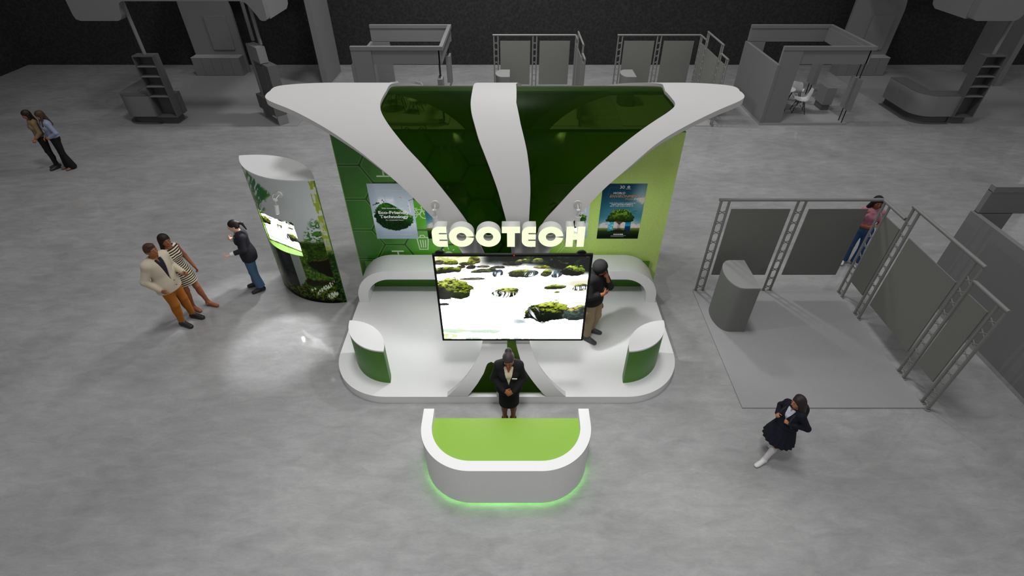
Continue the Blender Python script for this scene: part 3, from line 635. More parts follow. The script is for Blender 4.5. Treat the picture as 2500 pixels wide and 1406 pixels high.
def world_pic():
    p = Pic(150, 220, PW / PH); u, v = p.u, p.v
    n = fbm(u * 5, v * 9, 5, 13); n2 = fbm(u * 22, v * 30, 4, 18); n3 = fbm(u * 55, v * 70, 3, 12)
    p.c[:] = np.array((22, 58, 78)) / 255
    p.over(smooth(.05, .6, v) * .85, (62, 128, 142)); p.over(smooth(.55, .8, v), (150, 176, 184)); p.over(smooth(.5, .0, u + v * .3) * .35, (10, 40, 62)); p.over(smooth(.62, .98, u) * smooth(.75, .3, v) * .4, (96, 140, 146))
    p.over(smooth(.35, .0, np.hypot((u - .93) * .9, (v - .22) * 1.0)) * .55, (176, 190, 186)); p.over(smooth(.08, .03, np.hypot((u - .95) * .5, v - .285) + (n2 - .5) * .05) * .8, (210, 190, 176))
    cl = smooth(.42, .62, n + .25 * smooth(.62, .78, v) - .12 * np.abs(u - .5)) * smooth(.60, .70, v); p.over(cl * .85, (214, 200, 190)); p.over(cl * smooth(.45, .6, n2) * .3, (160, 160, 164))
    hz = smooth(.798, .804, v + (n2 - .5) * .004); p.over(hz, (104, 118, 38)); p.over(hz * smooth(.80, .87, v), (30, 44, 14)); p.over(smooth(.86, .95, v), (9, 20, 12)); p.over(smooth(.006, .003, np.abs(v - .795)) * .6, (40, 60, 50))
    for x0, x1, c in ((.235, .365, (60, 150, 176)), (.64, .775, (20, 120, 150))):
        m = smooth(x0 - .003, x0 + .003, u) * smooth(x1 + .003, x1 - .003, u) * smooth(.655, .66, v) * smooth(.853, .848, v)
        p.over(m, c); p.over(m * smooth(.66, .76, v) * smooth(.85, .8, v) * .0, c)
        if x0 > .5: p.over(m * smooth(.75, .77, v), (10, 50, 96)); p.over(m * smooth(.78, .85, v) * .6, (8, 30, 66)); p.over(m * smooth(.72, .75, v) * smooth(.75, .73, v), (70, 190, 200))
        else: p.over(m * smooth(.5, .65, n2) * .6, (190, 220, 228)); p.over(m * smooth(.79, .85, v) * .6, (50, 110, 110))
    x = (u - .5); tw = .035 + .11 * smooth(.76, .86, v) ** 2 + .05 * smooth(.72, .66, v)
    p.over(smooth(tw, tw * .8, np.abs(x + (n2 - .5) * .06)) * smooth(.64, .66, v) * smooth(.862, .85, v) * smooth(.0, .1, tw), (58, 42, 30)); p.over(smooth(.2, .17, np.abs(x)) * smooth(.83, .85, v) * smooth(.87, .855, v), (20, 18, 10))
    for k in (-.16, -.08, .0, .08, .16): p.over(smooth(.012, .006, np.abs(x - k * smooth(.73, .63, v))) * smooth(.62, .64, v) * smooth(.735, .72, v), (54, 40, 30))
    cr = np.full_like(u, 9.0)
    for cx, cy, rx, ry in ((.5, .53, .24, .085), (.42, .60, .24, .065), (.6, .60, .22, .07), (.3, .645, .14, .035), (.68, .645, .15, .04), (.5, .5, .13, .05), (.62, .54, .14, .06)):
        cr = np.minimum(cr, np.hypot((u - cx) / rx, (v - cy) / ry))
    m = smooth(1.04, .96, cr + (n2 - .5) * .3); p.over(m, (32, 56, 12)); p.over(m * smooth(.45, .65, n2) * smooth(.68, .5, v), (96, 130, 32)); p.over(m * smooth(.55, .7, n3) * smooth(.6, .46, v), (150, 176, 60)); p.over(m * smooth(.58, .67, v) * .7, (16, 30, 6))
    for bx, by in ((.72, .505), (.77, .50), (.80, .48), (.82, .52), (.845, .475)): p.over(smooth(.005, .002, np.abs(v - by - np.abs(u - bx) * .35)) * smooth(.03, .02, np.abs(u - bx)), (30, 50, 50))
    return p
ECO, WORLD = eco_pic(), world_pic(); ECO.k = 1.25; WORLD.k = 1.2
def poster(kind, x0, label):
    t = thing('poster', label, 'poster', (x0, WY, PZ), 0, 'posters on the green wall')
    pic_mesh('print', ECO if kind == 'eco' else WORLD, lambda u, v: (u * PW, u * 0 - 0.006, PH - v * PH), PM, t)
    bm = bm_new(); box(bm, 0, PW, -0.005, -0.001, 0, PH); bobj('board', bm, WHITE, t)
    T = lambda s, sz, u, v, m, **k: text_mesh('lettering', s, sz, m, t, (u * PW, -0.008, PH * (1 - v)), **k)
    if kind == 'eco':
        T('Reduce Your Carbon Footprint', .042, .5, .125, TXTP, width=.54); T('With Innovative Solutions', .036, .50, .437, TXTW, width=.41, bold=.0006)
        T('Eco-Friendly', .088, .5, .528, TXTW, bold=.0028, width=.575); T('Technology', .088, .5, .604, TXTW, bold=.0028, width=.545)
        bm = strokes_mesh([[(PW * .39, PH * .395), (PW * .61, PH * .395)]], .004, -0.0075); bobj('rule', bm, mat('poster_ink_olive', srgb(150, 160, 80), .4), t)
        T('For a Sustainable Future', .032, .5, .65, TXTW, width=.335, bold=.0006); T('Innovative Solutions for a Sustainable Future', .03, .5, .925, TXTP, width=.60)
    else:
        T('WORLD', .062, .385, .178, TXTW, shear=.22, width=.215); T('ENVIRONMENT', .074, .525, .236, TXTO, shear=.22, width=.56); T('5TH JUNE', .040, .635, .274, TXTO, shear=.2, width=.155); T('DAY', .056, .82, .276, TXTW, shear=.22, width=.125)
        T('WE CAN NOT GENERATE', .03, .5, .345, TXTW, width=.48); T('NEW ENVIRONMENT', .033, .5, .371, TXTW, width=.40, bold=.0004); T('BUT WE CAN SAVE IT.', .03, .5, .397, TXTW, width=.44)
        bm = strokes_mesh([[(PW * .35, PH * .935), (PW * .17, PH * .935), (PW * .13, PH * .81), (PW * .2, PH * .825)] + [(PW * (.2 + .1 * math.sin(a)), PH * (.758 + .067 * math.cos(a))) for a in np.linspace(.2, 3.6, 12)]], .006, -0.0072); bobj('outlined_numeral', bm, TXTB, t)
        T('30', .085, .44, .082, TXTW, width=.085); bm = strokes_mesh([circ(PW * .585, PH * .944, .018, 16)], .012, -0.0078); bobj('emblem', bm, TXTW, t)
        bm = strokes_mesh([[(PW * .53, PH * .912), (PW * .64, PH * .912)]], .006, -0.0078); bobj('emblem', bm, TXTW, t)
        bm = bm_new()
        for k, w in enumerate((.03, .03, .03, .03, .042)): xx = PW * (.415 + .047 * k); prism(bm, rr(xx - w / 2, xx + w / 2, -.0115, .0115, .008, ('bl', 'br', 'tl', 'tr')), 0.0075, 0.008, M=Matrix.Translation((0, 0, PH * .087)) @ Matrix(((1, 0, 0, 0), (0, 0, -1, 0), (0, 1, 0, 0), (0, 0, 0, 1))))
        bobj('contact_icon', bm, TXTW, t)
        for k in (.063, .044): bm = strokes_mesh([[(PW * (.335 + .016 * q), PH * k), (PW * (.335 + .016 * q + .010), PH * k)] for q in range(23 if k > .05 else 20)], .007, -0.0078); bobj('small_print', bm, TXTB if k < 0 else TXTP, t)
poster('eco', -2.64, 'pale grey poster of a floating green island at the far left of the wall')
poster('world', -1.645, 'dark blue tree poster seen through the glass just left of the sculpture centre')
poster('eco', 0.635, 'grey floating island poster partly behind the right branch and the glowing sign')
poster('world', 1.63, 'dark blue poster of a single tree at the far right of the wall')
# ---------------------------------------------------------------- printed lens shaped information column
KA, KB = np.array((-5.05, 8.885)), np.array((-3.385, 7.945)); KM = (KA + KB) / 2; KD = (KB - KA); KC = float(np.linalg.norm(KD)); KD = KD / KC; KN = np.array((KD[1], -KD[0]))  # KN: outwards at the front
KS = 0.36; KR = (KC ** 2 / 4 + KS ** 2) / (2 * KS); KH = 2.765
ang = math.atan2(KD[1], KD[0])
kl = lambda a: math.sqrt(KR * KR - a * a) - (KR - KS)
kiosk = thing('information_column', 'tall lens shaped column printed with a forest scene beside the stage', 'column', (KM[0], KM[1], 0), ang)
# local frame: x along the chord (towards the camera side tip), -y outwards at the printed front
def kfront(a): return (a, -kl(a))
NA0, NA1, NZ0, NZ1, NP = -0.600, 0.432, 1.15, 1.91, 0.19
tips = KC / 2
KG = mat('dark_green_laminate_edge', srgb(44, 92, 18), 0.4)
bm = bm_new()       # carcass behind the print: back curve + chord plane, built as lens with the niche cut out
n = 40; A_l = [(-tips + KC * i / n) for i in range(n + 1)]
back = [(a, kl(a)) for a in A_l]
prism(bm, [(a, -kl(a) + 0.006) if abs(a) < tips - .01 else (a, 0) for a in A_l] + back[::-1][1:-1], 0.0, NZ0)
prism(bm, [(a, -kl(a) + 0.006) if abs(a) < tips - .01 else (a, 0) for a in A_l] + back[::-1][1:-1], NZ1, KH - 0.02)
mid = [(-tips, 0)] + [(a, -kl(a) + .006) for a in np.linspace(-tips + .02, NA0, 10)] + [(NA0, -NP), (NA1, -NP)] + [(a, -kl(a) + .006) for a in np.linspace(NA1, tips - .02, 14)] + [(tips, 0)]
prism(bm, mid + back[::-1][1:-1], NZ0, NZ1)
bobj('body', bm, KG, kiosk, smooth=True, sharp=30)
bm = bm_new(); prism(bm, lens((-tips - .004, 0), (tips + .004, 0), KS + .004), KH - 0.02, KH); bobj('top', bm, WHITE, kiosk, smooth=True, sharp=30)
NG = mat('bright_green_niche', srgb(150, 204, 70), 0.4)
bm = bm_new()
arcpts = [(a, -kl(a) + .002) for a in np.linspace(NA0, NA1, 24)]
prism(bm, arcpts + [(NA1, -NP + .001), (NA0, -NP + .001)], NZ0 - 0.012, NZ0 + 0.001)
box(bm, NA0 - 0.001, NA0 + 0.004, -kl(NA0) + .003, -NP, NZ0, NZ1); box(bm, NA1 - 0.004, NA1 + .001, -kl(NA1) + .003, -NP, NZ0, NZ1)
bobj('screen_niche', bm, NG, kiosk)
def forest():
    p = Pic(400, 480, KC / KH); u, v = p.u, p.v
    n = fbm(u * 6, v * 9, 5, 61); n2 = fbm(u * 24, v * 34, 4, 66); n3 = fbm(u * 70, v * 110, 3, 70); gr = fbm(u * 90 + n * 6, v * 26, 3, 75); lf = fbm(u * 60 + n2 * 4, v * 80, 4, 77)
    p.c[:] = np.array((200, 206, 206)) / 255; p.over(smooth(.2, .6, v) * .3, (182, 194, 190))
    # bamboo leaves, upper left
    ln = fbm((u * .9 + v * 1.25) * 46, (v - u * .5) * 11, 4, 80); bx = smooth(.06, -.05, u - .50 + 1.2 * np.abs(v - .14) + (n - .5) * .3) * smooth(.5, .4, v)
    bam = bx * smooth(.44, .50, ln + .16 * smooth(.3, .05, u)); p.over(bam, (110, 142, 26)); p.over(bam * smooth(.14, .34, u), (40, 112, 58)); p.over(smooth(.16, .06, u) * smooth(.44, .38, v) * smooth(.4, .46, ln) * .8, (128, 156, 40))
    # tree crown on the right, thin branches
    cr = smooth(.0, .10, v - .50 + .26 * smooth(.66, .93, u) + (n - .5) * .12) * smooth(.64, .54, v) * smooth(.62, .76, u); p.over(cr * smooth(.46, .52, lf), (36, 92, 28)); p.over(cr * smooth(.56, .62, lf) * .7, (92, 140, 50)); p.over(cr * smooth(.012, .004, np.abs(v - .47 - .12 * (u - .7) + (n2 - .5) * .03)) * .8, (50, 60, 30))
    t = .575 - .10 * smooth(.45, .72, u) + (n - .5) * .08
    gm = smooth(-.02, .02, v - t); p.over(gm, (58, 88, 20)); p.over(gm * smooth(.45, .58, lf) * .75, (112, 142, 36)); p.over(gm * smooth(.55, .42, n) * .6, (24, 48, 10)); p.over(gm * smooth(.50, .62, gr) * smooth(.68, .74, v) * .7, (70, 136, 30)); p.over(gm * smooth(.52, .40, n3) * .4, (14, 30, 6))
    mg = smooth(.36, .24, u) * smooth(.56, .62, v); p.over(mg, (40, 66, 12)); p.over(mg * smooth(.46, .56, gr) * .85, (120, 146, 34)); p.over(mg * smooth(.5, .38, lf) * .6, (20, 40, 8))
    lo = smooth(.0, .03, u - .73 + (n2 - .5) * .05) * smooth(.965, .94, u) * smooth(.0, .012, v - .615 + (u - .73) * .12 + (n2 - .5) * .02) * smooth(.02, -.01, v - .635 - (u - .73) * .62 + (n2 - .5) * .05); p.over(lo, (20, 19, 7)); p.over(lo * smooth(.640, .615, v + (u - .73) * .12) * smooth(.4, .55, lf), (120, 122, 30))
    l2 = smooth(.0, .03, u - .66 + (n2 - .5) * .06) * smooth(.0, .012, v - .775 + (n2 - .5) * .03) * smooth(.855, .83, v + (n2 - .5) * .03); p.over(l2 * .85, (22, 20, 8)); p.over(l2 * smooth(.80, .77, v) * smooth(.42, .55, lf), (116, 120, 30))
    dk = smooth(.855, .885, v + (n2 - .5) * .06 + .05 * smooth(.6, .3, u) * 0); p.over(dk * .9, (22, 32, 8)); p.over(dk * smooth(.48, .58, lf) * .85, (92, 112, 28)); p.over(smooth(.955, .99, v + (n2 - .5) * .03), (8, 9, 4))
    # grey monolith in the picture
    bot = .005 * (n2 - .5)
    q0 = .337 - (v - .597) * .122
    m = smooth(q0 - .003, q0 + .003, u) * smooth(.574, .568, u) * smooth(.54, .545, v) * smooth(.006, -.004, v - .880 + (n3 - .5) * .03); p.over(m, (38, 41, 40)); p.over(m * smooth(.004, .002, np.abs(v - .755 - (u - .34) * .03 + .0)), (14, 15, 15)); p.over(m * smooth(.004, .001, np.abs(u - q0)), (120, 124, 120))
    m2 = smooth(.568, .574, u) * smooth(.684, .676, u) * smooth(.54, .545, v) * smooth(.006, -.004, v - .875 + (u - .57) * .72 + (n3 - .5) * .04); p.over(m2, (128, 138, 132)); p.over(m2 * smooth(.85, .6, v) * .45, (166, 172, 168))
    for fx_, fy_, rx, ry, sl in ((.85, .86, .105, .030, .62), (.90, .925, .07, .032, .3), (.70, .885, .03, .014, 0), (.745, .875, .012, .022, 0)):
        r = np.hypot((u - fx_) / rx, (v - fy_ + (u - fx_) * sl) / ry); p.over(smooth(1.05, .8, r + (n2 - .5) * .4) * smooth(.44, .52, fbm(u * 120, v * 60, 2, 90)), (210, 222, 194))
    # pale strip on the right edge
    s = smooth(.948, .951, u); p.over(s * smooth(.56, .5, v) * .8, (206, 206, 194)); p.over(s * smooth(.40, .52, fbm(u * 60, v * 26, 4, 95)) * smooth(.60, .5, v), (150, 168, 60)); p.over(s * smooth(.55, .57, v) * .75, (16, 34, 12)); p.over(s * smooth(.6, .65, v) * smooth(.5, .6, lf) * .7, (70, 104, 44))
    p.over(smooth(.992, .996, u) * .8, (50, 100, 24))
    return p
FO = forest(); KPM = attr_mat('column_print', 0.22, spec=.06)
# print follows the curve; cells over the niche are left out
def kpos(u, v):
    a = -tips + u * KC; d = np.sqrt(np.maximum(KR * KR - a * a, 0)) - (KR - KS); return a, -d - 0.001, KH - 0.02 - v * (KH - 0.022)
o = pic_mesh('printed_scene', FO, kpos, KPM, kiosk)
bm = bm_new(); bm.from_mesh(o.data)
def in_niche(c): return NA0 < c.x < NA1 and NZ0 < c.z < NZ1 and c.y < -0.05
bmesh.ops.delete(bm, geom=[f for f in bm.faces if in_niche(f.calc_center_median())], context='FACES'); bm.to_mesh(o.data); bm.free()
# screen in the niche
scr = bm_new(); box(scr, NA0 + .006, NA1 - .03, -NP - 0.012, -NP - .001, NZ0 + .006, NZ1 - .002); sc_ = bobj('screen_frame', scr, BLACK, kiosk)
x0, x1, z0_, z1_ = NA0 + .018, NA1 - .045, NZ0 + .018, NZ1 - .012
pic_mesh('screen_picture', river(180, 130), lambda u, v: (x0 + u * (x1 - x0), u * 0 - NP - .0135, z1_ - v * (z1_ - z0_)), SCRM, sc_)
def kworld(a, y, z): v = KM + KD * a - KN * 0 + np.array((-KD[1], KD[0])) * y; return Vector((v[0], v[1], z))
def knorm(a, back=False):
    s = KR - KS + (kl(a)); v = np.array((a, -(KR - KS + kl(a)))); v = v / np.linalg.norm(v)
    if back: v = v * np.array((1, -1))
    w_ = KD * v[0] + np.array((-KD[1], KD[0])) * v[1]; return Vector((w_[0], w_[1], 0))
def solve_a(px, py, back=False):
    best = None
    for a in np.linspace(-tips + .02, tips - .02, 200):
        P = kworld(a, (1 if back else -1) * kl(a), 0)
        s, c = math.sin(PITCH), math.cos(PITCH); t = (py - CYP) / FPX      # row fixes z on this vertical line
        z = CAM_H - P.y * (s + t * c) / (c - t * s) if False else None
        v = -t; z = CAM_H + P.y * (-s + v * c) / (c + v * s); d = P.y * c - (z - CAM_H) * s; x = CXP + FPX * P.x / d
        if best is None or abs(x - px) < best[0]: best = (abs(x - px), a, z)
    return best[1], best[2]
a, z = solve_a(684, 474); p = kworld(a, -kl(a), z); SPC = make_spotlight(p, knorm(a), knorm(a) * 0.22 + Vector((0, 0, -1)), 'small white spotlight on the printed front of the forest column', 'white spotlights of the stand')
p = kworld(-tips + .16, kl(-tips + .16), 2.33); SPD = make_spotlight(p, (-0.9, 0.25, 0), Vector((-0.25, -.02, -1)), 'small white spotlight sticking out from the left edge of the forest column', 'white spotlights of the stand')
# ---------------------------------------------------------------- truss stands
RB = 0.024
def upright(parent, a, b, z1, axis_back=True):
    """ladder upright: two tubes joined by crossed braces, standing at plan points a and b"""
    u = empty('upright', (0, 0, 0), 0, parent)
    for p in (a, b):
        bm = bm_new(); tube(bm, (p[0], p[1], 0.012), (p[0], p[1], z1), RB, 12); tube(bm, (p[0], p[1], 0.0), (p[0], p[1], 0.012), 0.055, 16); bobj('tube', bm, ALU, u, smooth=True)
    k = 0.12
    while k < z1 - 0.08:
        bm = bm_new()
        for s in (-1, 1): tube(bm, (a[0], a[1], k - s * .05), (b[0], b[1], k + s * .05), 0.009, 6)
        k += 0.222; bobj('cross_brace', bm, ALU, u)
    return u
def rail(parent, a, b): bm = bm_new(); tube(bm, a, b, 0.031, 14); return bobj('top_rail', bm, ALU, parent, smooth=True)
def panel(parent, x0, x1, y0, y1, z0, z1): bm = bm_new(); box(bm, x0, x1, y0, y1, z0, z1); return bobj('panel', bm, PANEL, parent)
CTRP = arc(0.56, 2.2, 0.43, 250, 110, 16)
def ctr_plan():
    pts = [(0.64, 1.78), (0.64, 2.63), (0.36, 2.63)]
    pts += [(0.36 - 0.235 * math.sin(t) , 2.205 + 0.425 * math.cos(t)) for t in np.linspace(0.25, PI - .25, 16)] + [(0.36, 1.78)]
    return pts
def truss_stand(ox, oy, where, first=None):
    L = lambda s: s + ' ' + where
    if first:
        return [dup(o, ox - first[0], oy - first[1], o['label'].replace(first[2], where)) for o in first[3]]
    out = []
    t = thing('stand_deck', L('square grey floor deck of the truss stand'), 'floor deck', (ox, oy, 0), 0, 'truss stand decks'); out.append(t)
    bm = bm_new(); box(bm, 0, 3, 0, 3, 0.004, 0.02); bobj('deck_board', bm, GREY_L, t); bm = bm_new(); box(bm, 0.004, 2.996, 0.004, 2.996, 0, 0.004); bobj('base', bm, BLACK_M, t)
    t = thing('truss_back_frame', L('two-panel back frame of the truss stand'), 'frame', (ox, oy, 0), 0, 'truss back frames'); out.append(t)
    upright(t, (.06, 3.03), (.21, 3.03), 2.15); upright(t, (1.48, 3.03), (1.62, 3.03), 2.15); rail(t, (.02, 3.03, 2.165), (3.03, 3.03, 2.165))
    panel(t, .29, 1.385, 3.02, 3.04, .43, 1.97); panel(t, 1.73, 2.83, 3.02, 3.04, .43, 1.97)
    X = 3.03
    for nm, lab, u0, pn, r0, r1, z in (('truss_side_frame', 'low rear side frame of the truss stand', ((2.97, 2.82),), (2.36, 2.79), 3.0, 2.36, 2.165),
                                     ('truss_side_frame', 'tallest middle side frame of the truss stand', ((2.31, 2.16), (.80, .645)), (.87, 2.08), 2.34, .62, 2.43),
                                     ('truss_side_frame', 'low front side frame of the truss stand', ((.13, -.02),), (.19, .59), .64, -.04, 2.165)):
        t = thing(nm, L(lab), 'frame', (ox, oy, 0), 0, 'truss side frames'); out.append(t)
        for a, b in u0: upright(t, (X, a), (X, b), z - .02)
        rail(t, (X, r0, z), (X, r1, z)); panel(t, X - .01, X + .01, pn[0], pn[1], .44, 1.96)
    t = thing('half_round_counter', L('rounded grey counter on the truss stand'), 'counter', (ox, oy, 0.02), 0, 'half round grey counters'); out.append(t)
    bm = bm_new(); prism(bm, ctr_plan(), 0, 1.05); bobj('body', bm, mat('grey_counter_board', srgb(112, 114, 110), 0.6), t, smooth=True, sharp=30)
    bm = bm_new(); prism(bm, ctr_plan(), 1.05, 1.07); bobj('top', bm, mat('grey_counter_top', srgb(140, 140, 138), 0.6), t)
    return out
W0 = 'at near right'; TR = truss_stand(3.77, 5.28, W0); FT = (3.77, 5.28, W0, TR)
truss_stand(3.765, 17.12, 'in far row right of centre', FT); truss_stand(-0.75, 17.12, 'in far row behind centre', FT)

# ---------------------------------------------------------------- boxy shell stands with fascia
def shell_chair(): 
    t = empty('shell_chair')
    SH = mat('white_moulded_plastic', (0.62, 0.62, 0.62), 0.35); LG = mat('black_wire_leg', (0.006, 0.006, 0.006), 0.5)
    # profile along the seat: s from front edge to top of the back
    pr_ = [(-.23, .455), (-.19, .445), (-.10, .425), (0, .415), (.09, .415), (.15, .435), (.19, .49), (.215, .58), (.235, .68), (.25, .77), (.262, .83)]
    wd = [.19, .215, .225, .225, .222, .215, .21, .205, .20, .185, .13]
    bm = bm_new(); rows = []
    for (y, z), w_ in zip(pr_, wd):
        r = []
        for k in range(9):
            q = -1 + k / 4; lift = .045 * q * q * (1 if z < .5 else 0.6); r.append((w_ * q, y - (0 if z < .5 else lift * .9), z + (lift if z < .5 else 0)))
        rows.append(r)
    F = [[bm.verts.new(p) for p in r] for r in rows]; B = [[bm.verts.new((p[0], p[1] + (.004 if p[2] < .5 else .012), p[2] - (.012 if p[2] < .5 else 0))) for p in r] for r in rows]
    m_, k_ = len(F), 9
    for i in range(m_ - 1):
        for k in range(k_ - 1): bm.faces.new((F[i][k], F[i][k + 1], F[i + 1][k + 1], F[i + 1][k])); bm.faces.new((B[i][k], B[i + 1][k], B[i + 1][k + 1], B[i][k + 1]))
        bm.faces.new((F[i][0], F[i + 1][0], B[i + 1][0], B[i][0])); bm.faces.new((F[i][-1], B[i][-1], B[i + 1][-1], F[i + 1][-1]))
    for i in (0, m_ - 1):
        for k in range(k_ - 1): bm.faces.new((F[i][k], B[i][k], B[i][k + 1], F[i][k + 1]))
    bobj('shell', bm, SH, t, smooth=True, sharp=60)
    for sx in (-1, 1):
        for sy in (-1, 1):
            bm = bm_new(); tube(bm, (sx * .12, sy * .10 + .0, .41), (sx * .22, sy * .215, 0), .013, 8, .010); bobj('leg', bm, LG, t)
    bm = bm_new()
    for sx in (-1, 1):
        tube(bm, (sx * .13, -.11, .37), (sx * .205, .2, .07), .005, 5); tube(bm, (sx * .13, .11, .37), (sx * .205, -.2, .07), .005, 5)
    for sy in (-1, 1):
        tube(bm, (-.13, sy * .11, .37), (.205, sy * .2, .07), .005, 5); tube(bm, (.13, sy * .11, .37), (-.205, sy * .2, .07), .005, 5)
    tube(bm, (-.215, -.205, .04), (.215, -.205, .04), .005, 5); tube(bm, (.215, -.205, .04), (.215, .205, .04), .005, 5)
    bobj('wire_braces', bm, LG, t); return t
CH0 = None
def round_table():
    t = empty('round_table'); bm = bm_new(); tube(bm, (0, 0, .72), (0, 0, .745), .37, 40); bobj('table_top', bm, mat('white_table_top', (.6, .6, .6), .5), t, smooth=True)
    for k in range(4):
        a = PI / 4 + k * PI / 2; bm = bm_new(); tube(bm, (.08 * math.cos(a), .08 * math.sin(a), .72), (.25 * math.cos(a), .25 * math.sin(a), 0), .014, 8); bobj('leg', bm, BLACK_M, t)
    return t
def hang_box(ox, oy, px, py, lab):
    t = thing('display_box', lab, 'display box', (ox + px, oy + py, 0.08), 0, 'grey boxes on black rods')
    bm = bm_new(); box(bm, -.08, .08, -.22, .22, .465, 1.47); bobj('box', bm, GREY, t)
    for y in (-.1, .1):
        bm = bm_new(); tube(bm, (0, y, 0), (0, y, 1.92), .017, 10); bobj('rod', bm, BLACK_M, t, smooth=True)
def shell_stand(ox, oy, where, full=True, near=True):
    D, Wd = 2.95, 2.97
    t = thing('shell_stand', 'grey boxy shell stand with open fascia frame ' + where, 'exhibition stand', (ox, oy, 0), 0, 'grey shell stands')
    bm = bm_new(); box(bm, 0, Wd, 0, D + .02, 0, .08); bobj('floor_plinth', bm, GREY_L, t)
    bm = bm_new(); box(bm, .0, .10, .0, D, .08, 1.97); bobj('side_wall', bm, GREY, t)
    bm = bm_new(); box(bm, .06, .70, 0.02, .12, .08, 2.41); bobj('front_post_panel', bm, GREY, t)
    bm = bm_new(); box(bm, .70, Wd - .12, .06, .12, 1.98, 2.42); bobj('front_fascia', bm, GREY, t)
    bm = bm_new(); box(bm, Wd - .16, Wd - .06, .06, D - .05, 1.98, 2.42); bobj('side_fascia', bm, GREY, t)
    bm = bm_new(); box(bm, .06, Wd - .03, D - .10, D, 1.97, 2.42); bobj('back_fascia', bm, GREY, t)
    bm = bm_new(); box(bm, .06, .70, D - .10, D, .08, 1.98); bobj('back_post_panel', bm, GREY, t)
    bm = bm_new(); box(bm, .06, Wd, .0, .12, 2.41, 2.52); box(bm, Wd - .12, Wd, .12, D, 2.41, 2.52); box(bm, .06, Wd - .12, D - .12, D, 2.41, 2.52); bobj('top_rim', bm, GREY, t)
    if not full: return
    hang_box(ox, oy, 2.81, .14, 'grey box on black rods, front corner of shell stand ' + where)
    hang_box(ox, oy, 2.81, 2.74, 'grey box on black rods, rear corner of shell stand ' + where)
    p = thing('pedestal', 'small grey pedestal inside the shell stand ' + where, 'pedestal', (ox + 2.76, oy + 1.46, .08), 0, 'small pedestals')
    bm = bm_new(); box(bm, -.135, .135, -.26, .26, 0, .2); bobj('foot', bm, GREY_D, p); bm = bm_new(); box(bm, -.165, .165, -.30, .30, .2, .78); bobj('body', bm, GREY, p)
    global CH0
    for (x, y, a, w_) in ((1.71, 1.02, -2.35 + .5, 'in front of the table'), (1.93, 1.93, 2.5, 'behind right of the table'), (.80, 1.95, 3.6, 'behind left of the table')):
        if CH0 is None: c = CH0 = shell_chair()
        else: c = copy_tree(CH0)
        c.location = (ox + x, oy + y, .08); c.rotation_euler = (0, 0, a - PI / 2 + PI / 2)
        tag(c, 'white shell chair ' + w_ + ' in shell stand ' + where, 'chair', 'white shell chairs')
    r = round_table(); r.location = (ox + 1.12, oy + 1.28, .08); tag(r, 'small round white table in the shell stand ' + where, 'table', 'round white tables')
shell_stand(8.46, 17.21, 'at the far right')
shell_stand(-5.17, 17.21, 'at far left of centre')
shell_stand(8.46, 5.30, 'at the near right edge', full=False)

